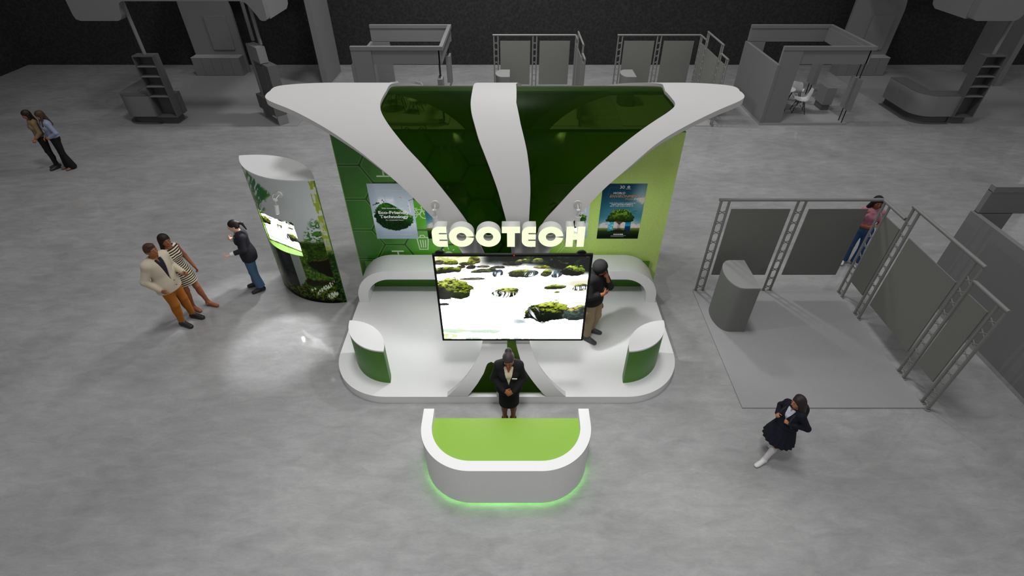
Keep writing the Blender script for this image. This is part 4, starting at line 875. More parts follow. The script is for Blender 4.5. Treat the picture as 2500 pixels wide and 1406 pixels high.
# ---------------------------------------------------------------- large island stands with bookcase and hanging ring
def round_corner_panel(w_, h, r): return [(0, 0), (w_, 0)] + arc(w_ - r, h - r, r, 0, 90, 14) + [(0, h)]
def island_stand(ox, oy, where, tower=True):
    L = lambda s: s + ' ' + where
    t = thing('carpet', L('pale grey carpet under the island stand'), 'carpet', (ox, oy, 0), 0, 'island stand carpets'); bm = bm_new(); box(bm, 0, 6, 0, 6, 0, .012); bobj('carpet_tile', bm, mat('grey_carpet', srgb(132, 131, 131), .95, noise=(120, .05)), t)
    t = thing('media_wall', L('tall media wall with blank screen, island stand'), 'wall panel', (ox, oy + 5.90, .012), 0, 'rounded media walls')
    bm = bm_new(); prism(bm, [(0, 0), (2.05, 0), (2.05, 2.30)] + [(2.05 - .75 * (1 - math.cos(a)), 2.3 + 1.1 * math.sin(a)) for a in np.linspace(.1, PI / 2, 12)] + [(0, 3.4)], 0, .12, M=XZ); bobj('panel', bm, GREY, t, smooth=True, sharp=30)
    bm = bm_new(); prism(bm, rr(.87, 1.75, .92, 2.21, .05, ('bl', 'br', 'tl', 'tr')), -.06, .0, M=XZ, bev=.008); bobj('blank_screen', bm, GREY, t)
    t = thing('low_cabinet', L('low grey cabinet below the media wall, island stand'), 'cabinet', (ox, oy + 5.43, .012), 0, 'low cabinets')
    bm = bm_new(); box(bm, 0, 1.99, .012, .46, 0, .70); bobj('body', bm, GREY, t)
    for k in range(5): bm = bm_new(); box(bm, .005 + .397 * k, .393 + .397 * k, 0, .012, .01, .69); bobj('door', bm, GREY, t)
    bm = bm_new(); box(bm, -.005, 1.995, -.005, .465, .70, .725); bobj('top', bm, GREY_L, t)
    # bookcase
    t = thing('open_bookcase', L('tall empty grey bookcase of the island stand'), 'bookcase', (ox + 1.30, oy + .10, .27), 0, 'empty grey bookcases')
    h = 1.97; w_ = .67; d = .35
    bm = bm_new(); box(bm, 0, .03, 0, d, 0, h); box(bm, w_ - .03, w_, 0, d, 0, h); box(bm, .03, w_ - .03, 0, d, h - .03, h); box(bm, .03, w_ - .03, 0, d, 0, .03); bobj('carcass', bm, GREY_D, t)
    bm = bm_new(); box(bm, .03, w_ - .03, d - .02, d, .03, h - .03); bobj('back_board', bm, GREY_D, t)
    for z in (1.64, 1.33, 1.01, .69): bm = bm_new(); box(bm, .03, w_ - .03, .002, d - .02, z - .012, z + .012); bobj('shelf', bm, GREY, t)
    # counter
    t = thing('curved_counter', L('grey rounded corner counter of the island stand'), 'counter', (ox, oy, 0), 0, 'rounded corner counters')
    def lplan(o, y1=2.13, x1=1.30): return [(.02 + o, y1)] + arc(.60, .75, .58 - o, 180, 270, 16) + [(x1, .17 + o), (x1, .70 - o), (.58 - o, .70 - o), (.58 - o, y1)]
    bm = bm_new(); prism(bm, lplan(0), .27, .95); bobj('body', bm, GREY, t, smooth=True, sharp=30)
    bm = bm_new(); prism(bm, lplan(.004), .95, .97); bobj('top', bm, GREY_D, t)
    bm = bm_new(); prism(bm, lplan(.14), .012, .27); bobj('recessed_base', bm, GREY_D, t, smooth=True, sharp=30)
    bm = bm_new(); prism(bm, lplan(-.03), .012, .025); bobj('floor_plate', bm, GREY_D, t)
    t = thing('side_counter_block', L('small grey block behind the bookcase, island stand'), 'counter', (ox, oy, .012), 0, 'bookcase blocks')
    bm = bm_new(); box(bm, 1.30, 2.0, .46, .70, .26, .95); bobj('block', bm, GREY_D, t); bm = bm_new(); box(bm, 1.30, 1.86, .26, .62, 0, .255); bobj('plinth', bm, GREY_D, t)
    # hanging ring
    t = thing('hanging_ring', L('huge grey ring fascia on poles over the island stand'), 'canopy', (ox, oy, 0), 0, 'hanging ring fascias')
    z0, zm, z1 = 3.27, 3.80, 4.75
    fr = [(.32, z0)] + [(.20, z0 + .05), (.17, z0 + .16)] + [(.17, z1), (5.97, z1)] + [(5.97, z0 + .15), (5.95, z0 + .04), (5.90, z0)] + [(5.80, z0), (5.74, z0 + .03), (5.70, z0 + .12)] + [(5.52, zm - .12)] + [(5.44, zm - .04), (5.3, zm), (1.80, zm), (1.70, zm - .06)] + [(1.64, z0 + .3)] + arc(1.42, z0 + .22, .22, 0, -90, 8)
    bm = bm_new(); prism(bm, fr[::-1], 0, .28, M=XZ); bobj('front_fascia', bm, GREY, t, smooth=True, sharp=30)
    for x in (.17, 5.70):
        pl = [(.29, z0 + .0)] + [(1.75, z0), (1.95, z0 + .1), (2.02, z0 + .3), (2.15, zm), (4.3, zm), (4.35, z0 + .2), (4.5, z0), (6.0, z0), (6.0, z1), (.29, z1)]
        bm = bm_new(); prism(bm, pl, x, x + .25, M=YZ); bobj('side_fascia', bm, GREY, t, smooth=True, sharp=30)
    bm = bm_new(); box(bm, .3, 5.72, 5.72, 6.0, zm, z1); bobj('back_fascia', bm, GREY, t)
    for x, y, zb_ in ((1.64, .28, 2.245), (4.83, 1.12, 2.45), (5.27, .62, 2.45)):
        bm = bm_new(); tube(bm, (x, y, zb_), (x, y, zm), .055, 16); bobj('pole', bm, GREY, t, smooth=True)
    t = thing('tall_fin', L('tall flat grey fin wall of the island stand'), 'wall panel', (ox + 5.72, oy + 4.1, .012), 0, 'tall fin walls'); bm = bm_new(); box(bm, 0, .22, 0, 1.95, 0, 5.2); bobj('panel', bm, GREY, t)
    if tower:
        R = math.radians(-45.5)
        t = thing('display_tower', L('angled grey display tower of the island stand'), 'display tower', (ox + 5.42, oy + .10, .012), R, 'angled display towers')
        # local x along the long face (left to right), y away from the viewer
        bm = bm_new(); box(bm, -1.22, .06, -.12, .30, .33, .80); box(bm, -1.18, -.02, -.08, .26, .80, .81); bobj('tray_box', bm, GREY_D, t)
        bm = bm_new(); box(bm, -.02, .05, -.08, .26, 0, .33); box(bm, -1.1, -1.0, -.08, .2, 0, .33); bobj('foot', bm, GREY, t)
        bm = bm_new(); box(bm, -.99, .16, .02, .34, .80, 1.93); bobj('lower_cabinet', bm, GREY_D, t)
        bm = bm_new(); box(bm, -.72, -.12, .0, .02, .95, 1.85, bev=.006); bobj('framed_panel', bm, GREY_D, t)
        bm = bm_new(); box(bm, -.99, -.22, -.02, .26, 1.95, 2.43); bobj('upper_box', bm, GREY, t)
        bm = bm_new(); box(bm, -.99, -.86, -.03, .02, .80, 2.44); bobj('side_post', bm, GREY, t)
island_stand(-13.37, 17.12, 'at the far left')
island_stand(13.68, 17.12, 'at the far right edge')
# ---------------------------------------------------------------- people: signed-distance bodies meshed with surface nets
V3 = lambda *a: np.array(a, float)
def d_cone(a, b, r1, r2, flat=None):
    a = np.asarray(a, float); b = np.asarray(b, float)
    m = max(r1, r2)
    def f(X, Y, Z):
        px, py, pz = X - a[0], Y - a[1], Z - a[2]
        if flat is not None:
            ax, k = flat; q = px * ax[0] + py * ax[1] + pz * ax[2]; g = q * (1 / k - 1); px = px + ax[0] * g; py = py + ax[1] * g; pz = pz + ax[2] * g
        ba = b - a
        if flat is not None: ba = ba + flat[0] * (np.dot(ba, flat[0]) * (1 / flat[1] - 1))
        l2 = float(ba @ ba) + 1e-12; rr_ = r1 - r2; a2 = max(l2 - rr_ * rr_, 1e-9); il = 1 / l2
        y = px * ba[0] + py * ba[1] + pz * ba[2]; z = y - l2
        vx = px * l2 - ba[0] * y; vy = py * l2 - ba[1] * y; vz = pz * l2 - ba[2] * y
        x2 = vx * vx + vy * vy + vz * vz; y2 = y * y * l2; z2 = z * z * l2; k = np.sign(rr_) * rr_ * rr_ * x2
        c1 = np.sign(z) * a2 * z2 > k; c2 = np.sign(y) * a2 * y2 < k
        return np.where(c1, np.sqrt(x2 + z2) * il - r2, np.where(c2, np.sqrt(x2 + y2) * il - r1, (np.sqrt(x2 * a2 * il) + y * rr_) * il - r1))
    lo = np.minimum(a - r1, b - r2); hi = np.maximum(a + r1, b + r2)
    return f, lo, hi
def d_ell(c, r, R=None):
    c = np.asarray(c, float); r = np.asarray(r, float)
    def f(X, Y, Z):
        px, py, pz = X - c[0], Y - c[1], Z - c[2]
        if R is not None: px, py, pz = (R[0, 0] * px + R[1, 0] * py + R[2, 0] * pz, R[0, 1] * px + R[1, 1] * py + R[2, 1] * pz, R[0, 2] * px + R[1, 2] * py + R[2, 2] * pz)
        k0 = np.sqrt((px / r[0]) ** 2 + (py / r[1]) ** 2 + (pz / r[2]) ** 2); k1 = np.sqrt((px / r[0] ** 2) ** 2 + (py / r[1] ** 2) ** 2 + (pz / r[2] ** 2) ** 2)
        return k0 * (k0 - 1) / np.maximum(k1, 1e-6)
    e = r if R is None else np.full(3, r.max())
    return f, c - e, c + e
def solid(prims, cell, cuts=(), subs=(), warp=None):
    """prims: list of (dist tuple, smooth k); cuts: half spaces (n, c) kept where n.p<c; subs: removed (dist, k)"""
    lo = np.min([p[0][1] for p in prims], 0) - 3 * cell; hi = np.max([p[0][2] for p in prims], 0) + 3 * cell
    n = np.ceil((hi - lo) / cell).astype(int) + 1
    ax = [lo[i] + cell * np.arange(n[i]) for i in range(3)]
    F = np.full(tuple(n), 0.06, np.float32)
    def sl(l, h, m):
        o = []
        for i in range(3):
            a = max(0, int((l[i] - m - lo[i]) / cell)); b = min(n[i], int((h[i] + m - lo[i]) / cell) + 2); o.append(slice(a, b))
        return tuple(o)
    for (f, l, h), k in prims:
        s = sl(l, h, k + 2 * cell); 
        if any(q.start >= q.stop for q in s): continue
        d = f(ax[0][s[0]][:, None, None], ax[1][s[1]][None, :, None], ax[2][s[2]][None, None, :]); g = F[s]
        if k > 0:
            hh = np.maximum(k - np.abs(g - d), 0) / k; F[s] = np.minimum(g, d) - hh * hh * k * 0.25
        else: F[s] = np.minimum(g, d)
    for (f, l, h), k in subs:
        s = sl(l, h, 2 * cell); d = f(ax[0][s[0]][:, None, None], ax[1][s[1]][None, :, None], ax[2][s[2]][None, None, :]); F[s] = np.maximum(F[s], -d)
    for nn, c in cuts:
        F = np.maximum(F, (ax[0][:, None, None] * nn[0] + ax[1][None, :, None] * nn[1] + ax[2][None, None, :] * nn[2] - c).astype(np.float32))
    return nets(F, lo, cell)
def nets(F, lo, h):
    S = F < 0; nx, ny, nz = F.shape
    cnt = np.zeros((nx - 1, ny - 1, nz - 1), np.int8)
    for dx in (0, 1):
        for dy in (0, 1):
            for dz in (0, 1): cnt += S[dx:nx - 1 + dx, dy:ny - 1 + dy, dz:nz - 1 + dz]
    I, J, K = np.nonzero((cnt > 0) & (cnt < 8))
    idx = np.full(cnt.shape, -1, np.int32); idx[I, J, K] = np.arange(len(I))
    cs = [(dx, dy, dz) for dx in (0, 1) for dy in (0, 1) for dz in (0, 1)]; vals = {c: F[I + c[0], J + c[1], K + c[2]] for c in cs}
    acc = np.zeros((len(I), 3)); num = np.zeros(len(I))
    for a in cs:
        for ax in range(3):
            if a[ax] == 0:
                b = list(a); b[ax] = 1; b = tuple(b); va, vb = vals[a], vals[b]; m = (va < 0) != (vb < 0); t = va / np.where(va == vb, 1, va - vb)
                p = np.tile(np.array(a, float), (len(I), 1)); p[:, ax] = t; acc[m] += p[m]; num[m] += 1
    V = lo + h * (np.stack([I, J, K], 1) + acc / num[:, None])
    Q = []
    for ax in range(3):
        o = [i for i in range(3) if i != ax]
        s0 = [slice(1, -1)] * 3; s0[ax] = slice(0, -1); s1 = [slice(1, -1)] * 3; s1[ax] = slice(1, None)
        A = S[tuple(s0)]; B = S[tuple(s1)]; e = np.argwhere(A != B)
        if not len(e): continue
        ins = A[tuple(e.T)]; c = e + 1; c[:, ax] -= 1
        def cell_(d1, d2): q = c.copy(); q[:, o[0]] -= d1; q[:, o[1]] -= d2; return idx[q[:, 0], q[:, 1], q[:, 2]]
        q = np.stack([cell_(1, 1), cell_(0, 1), cell_(0, 0), cell_(1, 0)], 1); fl = ins if ax != 1 else ~ins
        q[~fl] = q[~fl][:, ::-1]; Q.append(q)
    return V, np.concatenate(Q)
def mk(name, prims, cell, m, parent, cuts=(), subs=(), relax=1):
    V, Q = solid(prims, cell, cuts, subs)
    if relax:       # light Laplacian smoothing of the net
        for _ in range(relax):
            e = np.concatenate([Q[:, [0, 1]], Q[:, [1, 2]], Q[:, [2, 3]], Q[:, [3, 0]]]); s = np.zeros_like(V); c = np.zeros(len(V))
            np.add.at(s, e[:, 0], V[e[:, 1]]); np.add.at(c, e[:, 0], 1); np.add.at(s, e[:, 1], V[e[:, 0]]); np.add.at(c, e[:, 1], 1); V = V * .5 + .5 * s / np.maximum(c, 1)[:, None]
    me = bpy.data.meshes.new(name); fast_mesh(me, V, Q); return link(name, me, m, parent, True)
def rotm(yaw=0, pitch=0, roll=0):
    """yaw: turn to the left (+) about z; pitch: nod down (+); roll: tilt"""
    y, p, r = map(math.radians, (yaw, pitch, roll))
    Rz = np.array(((math.cos(y), -math.sin(y), 0), (math.sin(y), math.cos(y), 0), (0, 0, 1))); Rx = np.array(((1, 0, 0), (0, math.cos(p), -math.sin(p)), (0, math.sin(p), math.cos(p)))); Ry = np.array(((math.cos(r), 0, math.sin(r)), (0, 1, 0), (-math.sin(r), 0, math.cos(r))))
    return Rz @ Rx @ Ry
SKINS = {'light': mat('skin_light', srgb(206, 160, 134), .5, spec=.3), 'mid': mat('skin_mid', srgb(176, 118, 86), .5, spec=.3), 'tan': mat('skin_tan', srgb(150, 92, 60), .5, spec=.3)}
EYEW = mat('eye_white', (.75, .74, .72), .3); EYED = mat('eye_dark', (.02, .013, .01), .25)
class Person:
    """local frame: x = own left, -y = forward, z up"""
    def __init__(s, label, loc, face, h, skin, female=True, build=1.0, z=0.0, group=None, **pose):
        s.k = h / 1.75; s.f = female; s.b = build
        s.root = thing('person', label, 'person', (loc[0], loc[1], z), math.atan2(face[0], -face[1])); s.skin = SKINS[skin]
        J = dict(pel=(0, 0, .95), waist=(0, 0, 1.10), chest=(0, .005, 1.28), neck=(0, .012, 1.47), head=(0, -.02, 1.625),
                 lsh=(.175, .01, 1.415), rsh=(-.175, .01, 1.415), lel=(.225, .03, 1.13), rel=(-.225, .03, 1.13), lwr=(.235, -.06, .88), rwr=(-.235, -.06, .88),
                 lhip=(.088, 0, .90), rhip=(-.088, 0, .90), lkn=(.095, -.02, .50), rkn=(-.095, -.02, .50), lan=(.10, .03, .085), ran=(-.10, .03, .085), ltoe=(.125, -.14, .03), rtoe=(-.125, -.14, .03))
        if female: J.update(lsh=(.155, .01, 1.405), rsh=(-.155, .01, 1.405), lel=(.20, .03, 1.13), rel=(-.20, .03, 1.13), lwr=(.215, -.06, .89), rwr=(-.215, -.06, .89))
        s.hd = dict(yaw=0, pitch=0, roll=0); s.hand = {}
        for k_, v in pose.items():
            if k_ == 'hd': s.hd.update(v)
            elif k_ in ('lhand', 'rhand'): s.hand[k_[0]] = v
            else: J[k_] = v
        s.J = {a: np.array(v, float) * s.k for a, v in J.items()}; s.R = rotm(**s.hd)
    def H(s, x, y, z): return s.J['head'] + s.R @ (np.array((x, y, z)) * s.k)
    def torso(s, g=0.0):
        k, b, J = s.k, s.b, s.J; f = s.f; P = []
        e = lambda c, r: (d_ell(c, (np.array(r) * (b, b, 1) * k) + g), .07 * k)
        up = J['chest'] - J['pel']; yawd = J['lsh'] - J['rsh']; a = math.atan2(yawd[1], yawd[0]); Rz = rotm(math.degrees(a))
        er = lambda c, r: (d_ell(c, (np.array(r) * (b, b, 1) * k) + g, Rz), .07 * k)
        P.append(e(J['pel'] + V3(0, .012, 0) * k, (.168 if f else .160, .118, .115))); P.append(e(J['pel'] + V3(0, .045, -.03) * k, (.13, .085, .085)))
        P.append(e(J['waist'], (.122 if f else .142, .092 if f else .105, .16))); P.append(er(J['chest'], (.145 if f else .165, .10 if f else .115, .18)))
        P.append(er(J['chest'] + V3(0, .01, .10) * k, (.15 if f else .18, .085, .075)))
        if f:
            for sx in (-1, 1): P.append((d_ell(J['chest'] + Rz @ (V3(sx * .068, -.075, -.0) * k), np.array((.062, .055, .062)) * k * b + g), .04 * k))
        n = J['neck']
        for q in ('lsh', 'rsh'): P.append((d_cone(n + (J[q] - n) * .25 - V3(0, 0, .02) * k, J[q], .055 * k * b + g, (.05 if f else .058) * k * b + g), .05 * k))
        return P
    def arm(s, q, g=0.0, upto=1.0, start=0.0):
        k = s.k * (1 if s.f else 1.12); J = s.J; sh, el, wr = J[q + 'sh'], J[q + 'el'], J[q + 'wr']
        b = s.b ** .5
        if upto <= 1.0: 
            e2 = el + (wr - el) * max(0, upto * 2 - 1) if upto > .5 else None
            P = [(d_cone(sh, sh + (el - sh) * min(1, upto * 2), .047 * k * b + g, .038 * k * b + g), .03 * k)]
            if e2 is not None: P.append((d_cone(el, e2, .039 * k * b + g, (.039 - .014 * (upto * 2 - 1)) * k * b + g), .025 * k))
        return P
    def leg(s, q, g=0.0, upto=1.0, flare=0.0):
        k = s.k; J = s.J; hp, kn, an = J[q + 'hip'], J[q + 'kn'], J[q + 'an']; b = s.b ** .5
        P = [(d_cone(hp, kn, .088 * k * b + g, .054 * k * b + g), .04 * k)]
        if upto > .5:
            c = kn + (an - kn) * .3; e = kn + (an - kn) * (upto * 2 - 1)
            P.append((d_cone(kn, e, .053 * k * b + g, (.036 * k * b + g) if not flare else (.06 * k + g + flare)), .03 * k))
            if not flare: P.append((d_ell(c + V3(0, .018, 0) * k, np.array((.05, .055, .12)) * k * b + g), .03 * k))
        return P
    def neckp(s, g=0): return [(d_cone(s.J['neck'] - V3(0, 0, .03) * s.k, s.H(0, .015, -.06), .052 * s.k * (1 if s.f else 1.15) + g, .048 * s.k * (1 if s.f else 1.12) + g), .03 * s.k)]
    def headp(s):
        k, H, R = s.k, s.H, s.R; e = lambda x, y, z, r, q=.02: (d_ell(H(x, y, z), np.array(r) * k, R), q * k)
        P = [e(0, .012, .035, (.074, .092, .082), .03), e(0, -.022, -.02, (.064, .072, .078), .04), e(0, -.052, -.07, (.036, .034, .032), .035), e(0, -.02, -.062, (.052, .052, .04), .03)]
        P += [(d_cone(H(0, -.092, .012), H(0, -.112, -.022), .009 * k, .0125 * k), .012 * k), (d_ell(H(0, -.103, -.028), np.array((.016, .012, .009)) * k, R), .008 * k)]
        P += [(d_cone(H(-.045, -.078, .026), H(.045, -.078, .026), .012 * k, .012 * k), .015 * k)]
        P += [e(sx * .04, -.068, -.022, (.02, .016, .018), .02) for sx in (-1, 1)]
        P += [(d_ell(H(sx * .074, .012, -.008), np.array((.010, .020, .031)) * k, R), .008 * k) for sx in (-1, 1)]
        P += [(d_ell(H(0, -.091, -.050), np.array((.024, .010, .010)) * k, R), .008 * k)]
        return P
    def handp(s, q):
        """palm, four bent fingers of unequal length and a thumb"""
        k = s.k * (.93 if s.f else 1.05); o = s.hand.get(q, {}); J = s.J; w = J[q + 'wr']; d = o.get('d'); d = (w - J[q + 'el']) if d is None else np.array(d, float); d = d / np.linalg.norm(d)
        n = np.array(o.get('n', (1 if q == 'r' else -1, 0, 0)), float); n = n - d * (n @ d); n /= np.linalg.norm(n)      # palm normal
        sd = np.cross(n, d) * (1 if q == 'l' else -1); sd = sd / np.linalg.norm(sd)                                   # towards the thumb
        curl = o.get('curl', .45); spread = o.get('spread', .05); P = []
        c0 = w + d * .02 * k; c1 = w + d * .088 * k
        P.append((d_cone(w - d * .02 * k, c0, .026 * k, .027 * k, flat=(n, .75)), .02 * k)); P.append((d_cone(c0 + d * .01 * k, c1 - d * .012 * k, .034 * k, .040 * k, flat=(n, .42)), .015 * k))
        for i, (x, L_) in enumerate(((.029, .072), (.010, .080), (-.010, .075), (-.028, .060))):
            b0 = c1 + sd * x * k - d * .008 * k; a = curl * (1 + .12 * i) if not isinstance(curl, (list, tuple)) else curl[i]
            dd = d + sd * (x / .03) * spread; dd /= np.linalg.norm(dd); p = b0
            for seg, (fr_, r0, r1) in enumerate(((.46, .0092, .0086), (.30, .0086, .0080), (.24, .0080, .0070))):
                ang_ = a * (seg + .5); v = dd * math.cos(ang_) + n * math.sin(ang_); e_ = p + v * L_ * fr_ * k; P.append((d_cone(p, e_, r0 * k, r1 * k), .006 * k)); p = e_
        t0 = w + d * .028 * k + sd * .026 * k; tt = o.get('thumb', (.62, .62, .35)); td = d * tt[0] + sd * tt[1] + n * tt[2]; td /= np.linalg.norm(td); t1 = t0 + td * .042 * k; td2 = td + d * .5 + n * .15; td2 /= np.linalg.norm(td2)
        P += [(d_cone(t0, t1, .0135 * k, .0105 * k), .012 * k), (d_cone(t1, t1 + td2 * .03 * k, .0105 * k, .0085 * k), .006 * k)]
        return P
    def footp(s, q, g=0, bare=True):
        J = s.J; k = s.k; an, to = J[q + 'an'], J[q + 'toe']; d = to - an; d[2] = 0; d /= np.linalg.norm(d); heel = V3(an[0], an[1], to[2]) - d * .03 * k; zf = to[2] + .004 * k
        return [(d_cone(an, heel + V3(0, 0, .01) * k, .036 * k + g, .032 * k + g), .03 * k), (d_cone(V3(heel[0], heel[1], zf), V3(to[0], to[1], zf - .004 * k), .034 * k + g, .036 * k + g * .7, flat=(V3(0, 0, 1), .8)), .03 * k), (d_cone(an + V3(0, 0, -.01), V3(*(to - d * .05 * k)[:2], zf + .004 * k), .034 * k + g, .026 * k + g), .03 * k)]
    def body(s, cell=.0065):
        P = s.torso() + s.neckp() + s.headp()
        for q in 'lr': P += s.arm(q) + s.handp(q) + s.leg(q) + s.footp(q)
        o = mk('body', P, cell * s.k, s.skin, s.root, cuts=[(V3(0, 0, -1), 0.0)]); return o
    def face(s, brow=(.03, .02, .015), lips=srgb(150, 70, 66)):
        k = s.k; Rm = Matrix([list(r) for r in s.R]).to_4x4()
        for sx in (-1, 1):
            bm = bm_new(); bmesh.ops.create_uvsphere(bm, u_segments=14, v_segments=8, radius=1)
            for f in bm.faces: 
                c = f.calc_center_median(); f.material_index = 1 if c.y < -.62 else 0
            M = Matrix.Translation(Vector(s.H(sx * .032, -.083, .006))) @ Rm @ Matrix.Diagonal((.0128 * k, .0085 * k, .0062 * k, 1)); bmesh.ops.transform(bm, matrix=M, verts=bm.verts); bobj('eye', bm, [EYEW, EYED], s.root, smooth=True, sharp=0)
            bm = bm_new(); pts = [s.H(sx * x, -.097 + .012 * (x / .05) ** 2, z) for x, z in ((.014, .026), (.028, .031), (.042, .029), (.052, .022))]; path_tube(bm, pts, .0042 * k, 6); bobj('eyebrow', bm, mat('brow_%.3f' % brow[0], brow, .8), s.root)
        P = [(d_cone(s.H(-.02, -.094, -.050), s.H(.02, -.094, -.050), .0045 * k, .0045 * k), .004 * k), (d_ell(s.H(0, -.100, -.0465), np.array((.012, .006, .005)) * k, s.R), .004 * k), (d_ell(s.H(0, -.099, -.0545), np.array((.014, .006, .006)) * k, s.R), .004 * k)]
        mk('lips', P, .0028 * k, mat('lips_%.2f' % lips[0], lips, .4), s.root)
    def hair_cap(s, g=.014, front=-.052, low=-.03):
        """skull cap with the face left open; returns prims and the subtracted face volume"""
        k = s.k; e = lambda x, y, z, r, q=.02: (d_ell(s.H(x, y, z), np.array(r) * k, s.R), q * k)
        P = [e(0, .016, .040, (.076 + g, .094 + g, .083 + g)), e(0, .045, .0, (.070 + g, .062 + g, .085))]
        S = [(d_ell(s.H(0, -.118, -.035), np.array((.070, .070, .108)) * k, s.R), 0), (d_ell(s.H(0, -.01, -.14), np.array((.10, .10, .095)) * k, s.R), 0)]
        return P, S
HAIRM = lambda n, c: mat(n, c, .55, spec=.3, noise=(90, .18))
def cuff(J, q, t):
    e, w = J[q + 'el'], J[q + 'wr']; d = (w - e) / np.linalg.norm(w - e); p = e + (w - e) * t; return d, float(d @ p)
def sleeve_cut(P, q, t, g):
    """sleeve prims with a flat cuff: separate meshes are avoided by ending the cone at the cuff"""
    return P.arm(q, g, upto=.5 + t / 2)
def shoe(p, q, m, sole, g=.012, name='shoe', high=.0):
    k = p.k; pr = p.footp(q, g * k); 
    if high: pr.append((d_cone(p.J[q + 'an'], p.J[q + 'an'] + (p.J[q + 'kn'] - p.J[q + 'an']) * high, .046 * k, .05 * k), .02 * k))
    top = p.J[q + 'an'][2] + (.035 + high * .4) * k
    o = mk(name, pr, .006 * k, m, p.root, cuts=[(V3(0, 0, -1), -.012 * k), (V3(0, 0, 1), top)])
    mk('sole', [(d, kk) for d, kk in p.footp(q, g * k + .003)], .006 * k, sole, o, cuts=[(V3(0, 0, 1), .016 * k), (V3(0, 0, -1), 0.0)]); return o
def trousers(p, m, g=.014, waist=1.04, flare=0, upto=.96, name='trousers', hem=None):
    P = [(d_ell(p.J['pel'] + V3(0, .012, 0) * p.k, np.array((.172, .122, .12)) * p.k * p.b + g, None), .06), (d_ell(p.J['waist'] - V3(0, 0, .02) * p.k, np.array((.13, .10, .14)) * p.k * p.b + g, None), .06)]
    for q in 'lr': P += p.leg(q, g, upto, flare)
    return mk(name, P, .0085 * p.k, m, p.root, cuts=[(V3(0, 0, 1), waist * p.k), (V3(0, 0, -1), -(hem or .085) * p.k)])
def vneck(p, w, z0, z1, depth=.3):
    """open front wedge (removed): narrow at z0, wide at z1"""
    k = p.k; n = 30; c = p.J['chest']; P = []
    for i in range(n):
        z = z0 + (z1 - z0) * (i + .5) / n; r = w * (i + .7) / n
        P.append((d_ell(V3(c[0], c[1] - .13 * k, z * k), np.array((r * k, .13 * k, (z1 - z0) / n * k * 1.1))), 0))
    return P
def neckhole(p, r=.066):
    n = p.J['neck'] * .5 + p.H(0, .015, -.06) * .5; return [(d_cone(n - V3(0, .01, .035) * p.k, n + V3(0, -.01, .12) * p.k, r * p.k, r * 1.5 * p.k), 0)]
def jacket(p, m, g=.022, hem=.84, sleeve=.94, vee=(.075, 1.14, 1.46), flareh=.012, name='jacket', openf=0.0):
    P = p.torso(g)
    k = p.k
    P.append((d_ell(p.J['pel'] + V3(0, .01, -.03) * k, np.array((.185 * p.b + flareh, .135 * p.b + flareh, .17)) * k), .05))
    for q in 'lr': P += p.arm(q, g * .8, upto=.5 + sleeve / 2)
    S = (vneck(p, *vee) if vee else []) + neckhole(p)
    c0 = p.J['pel'] + V3(0, .012, .06) * k; P.append((d_cone(c0, c0 - V3(0, 0, .34) * k, .165 * p.b * k + g, .185 * p.b * k + g + flareh, flat=(V3(0, 1, 0), .74)), .05))
    if openf: S += [(d_ell(V3(0, -.17 * k, (hem + .06) * k), np.array((openf, .12, .22)) * k), 0)]
    cuts = [(V3(0, 0, -1), -hem * k), (V3(0, 0, 1), 1.54 * k)]
    return mk(name, P, .0075 * k, m, p.root, cuts=cuts, subs=S)
def shirt(p, m, g=.010, hem=.96, top=1.52, vee=None, sleeve=0.0, name='shirt'):
    P = p.torso(g); 
    for q in 'lr':
        if sleeve: P += p.arm(q, g, upto=sleeve)
    return mk(name, P, .0075 * p.k, m, p.root, cuts=[(V3(0, 0, -1), -hem * p.k), (V3(0, 0, 1), top * p.k)], subs=(vneck(p, *vee) if vee else []) + neckhole(p, .058))
def collar(p, m, r=.066):
    k = p.k; n = p.J['neck']; P = []
    for a in np.linspace(math.radians(-60), math.radians(240), 14):
        c = n + V3(math.cos(a) * r, math.sin(a) * r * 1.0 - .005, -.015 + .012 * math.sin(a)) * k; P.append((d_ell(c, np.array((.02, .02, .024)) * k), .012 * k))
    return mk('collar', P, .006 * k, m, p.root)
def skirt(p, m, z0, z1, r0, r1, pleats=0, amp=.0, name='skirt', yoff=.0):
    """lofted skirt: radii (x,y) at top z1 and hem z0"""
    k = p.k; bm = bm_new(); rings = []; N = 96; c = p.J['pel']
    hm = (p.J['lkn'] + p.J['rkn']) / 2
    for i in range(13):
        t = i / 12; z = z1 + (z0 - z1) * t; rx = r1[0] + (r0[0] - r1[0]) * t ** .8; ry = r1[1] + (r0[1] - r1[1]) * t ** .8; cx_ = c[0] + (hm[0] - c[0]) * t * .6; cy_ = c[1] + .01 * k + (hm[1] - c[1]) * t * .6 + yoff * t * k
        ring_ = []
        for j in range(N):
            a = 2 * PI * j / N; w_ = 1 + (amp * t * (2 * abs((a * pleats / (2 * PI)) % 1 - .5) * 2 - 1) if pleats else .015 * t * math.sin(5 * a + 1)); ring_.append(bm.verts.new((cx_ + rx * k * w_ * math.cos(a), cy_ + ry * k * w_ * math.sin(a), z * k)))
        rings.append(ring_)
    for a, b in zip(rings, rings[1:]):
        for j in range(N): bm.faces.new((a[j], a[(j + 1) % N], b[(j + 1) % N], b[j]))
    inner = [bm.verts.new((v.co.x * .97 + c[0] * .03, v.co.y * .97 + c[1] * .03, v.co.z + .004)) for v in rings[-1]]
    for j in range(N): bm.faces.new((rings[-1][j], rings[-1][(j + 1) % N], inner[(j + 1) % N], inner[j]))
    bm.faces.new(inner); bm.faces.new(rings[0])
    return bobj(name, bm, m, p.root, smooth=True, sharp=50)
CLOTH = lambda n, c, r=.85: mat(n, c, r, spec=.2, noise=(160, .06))
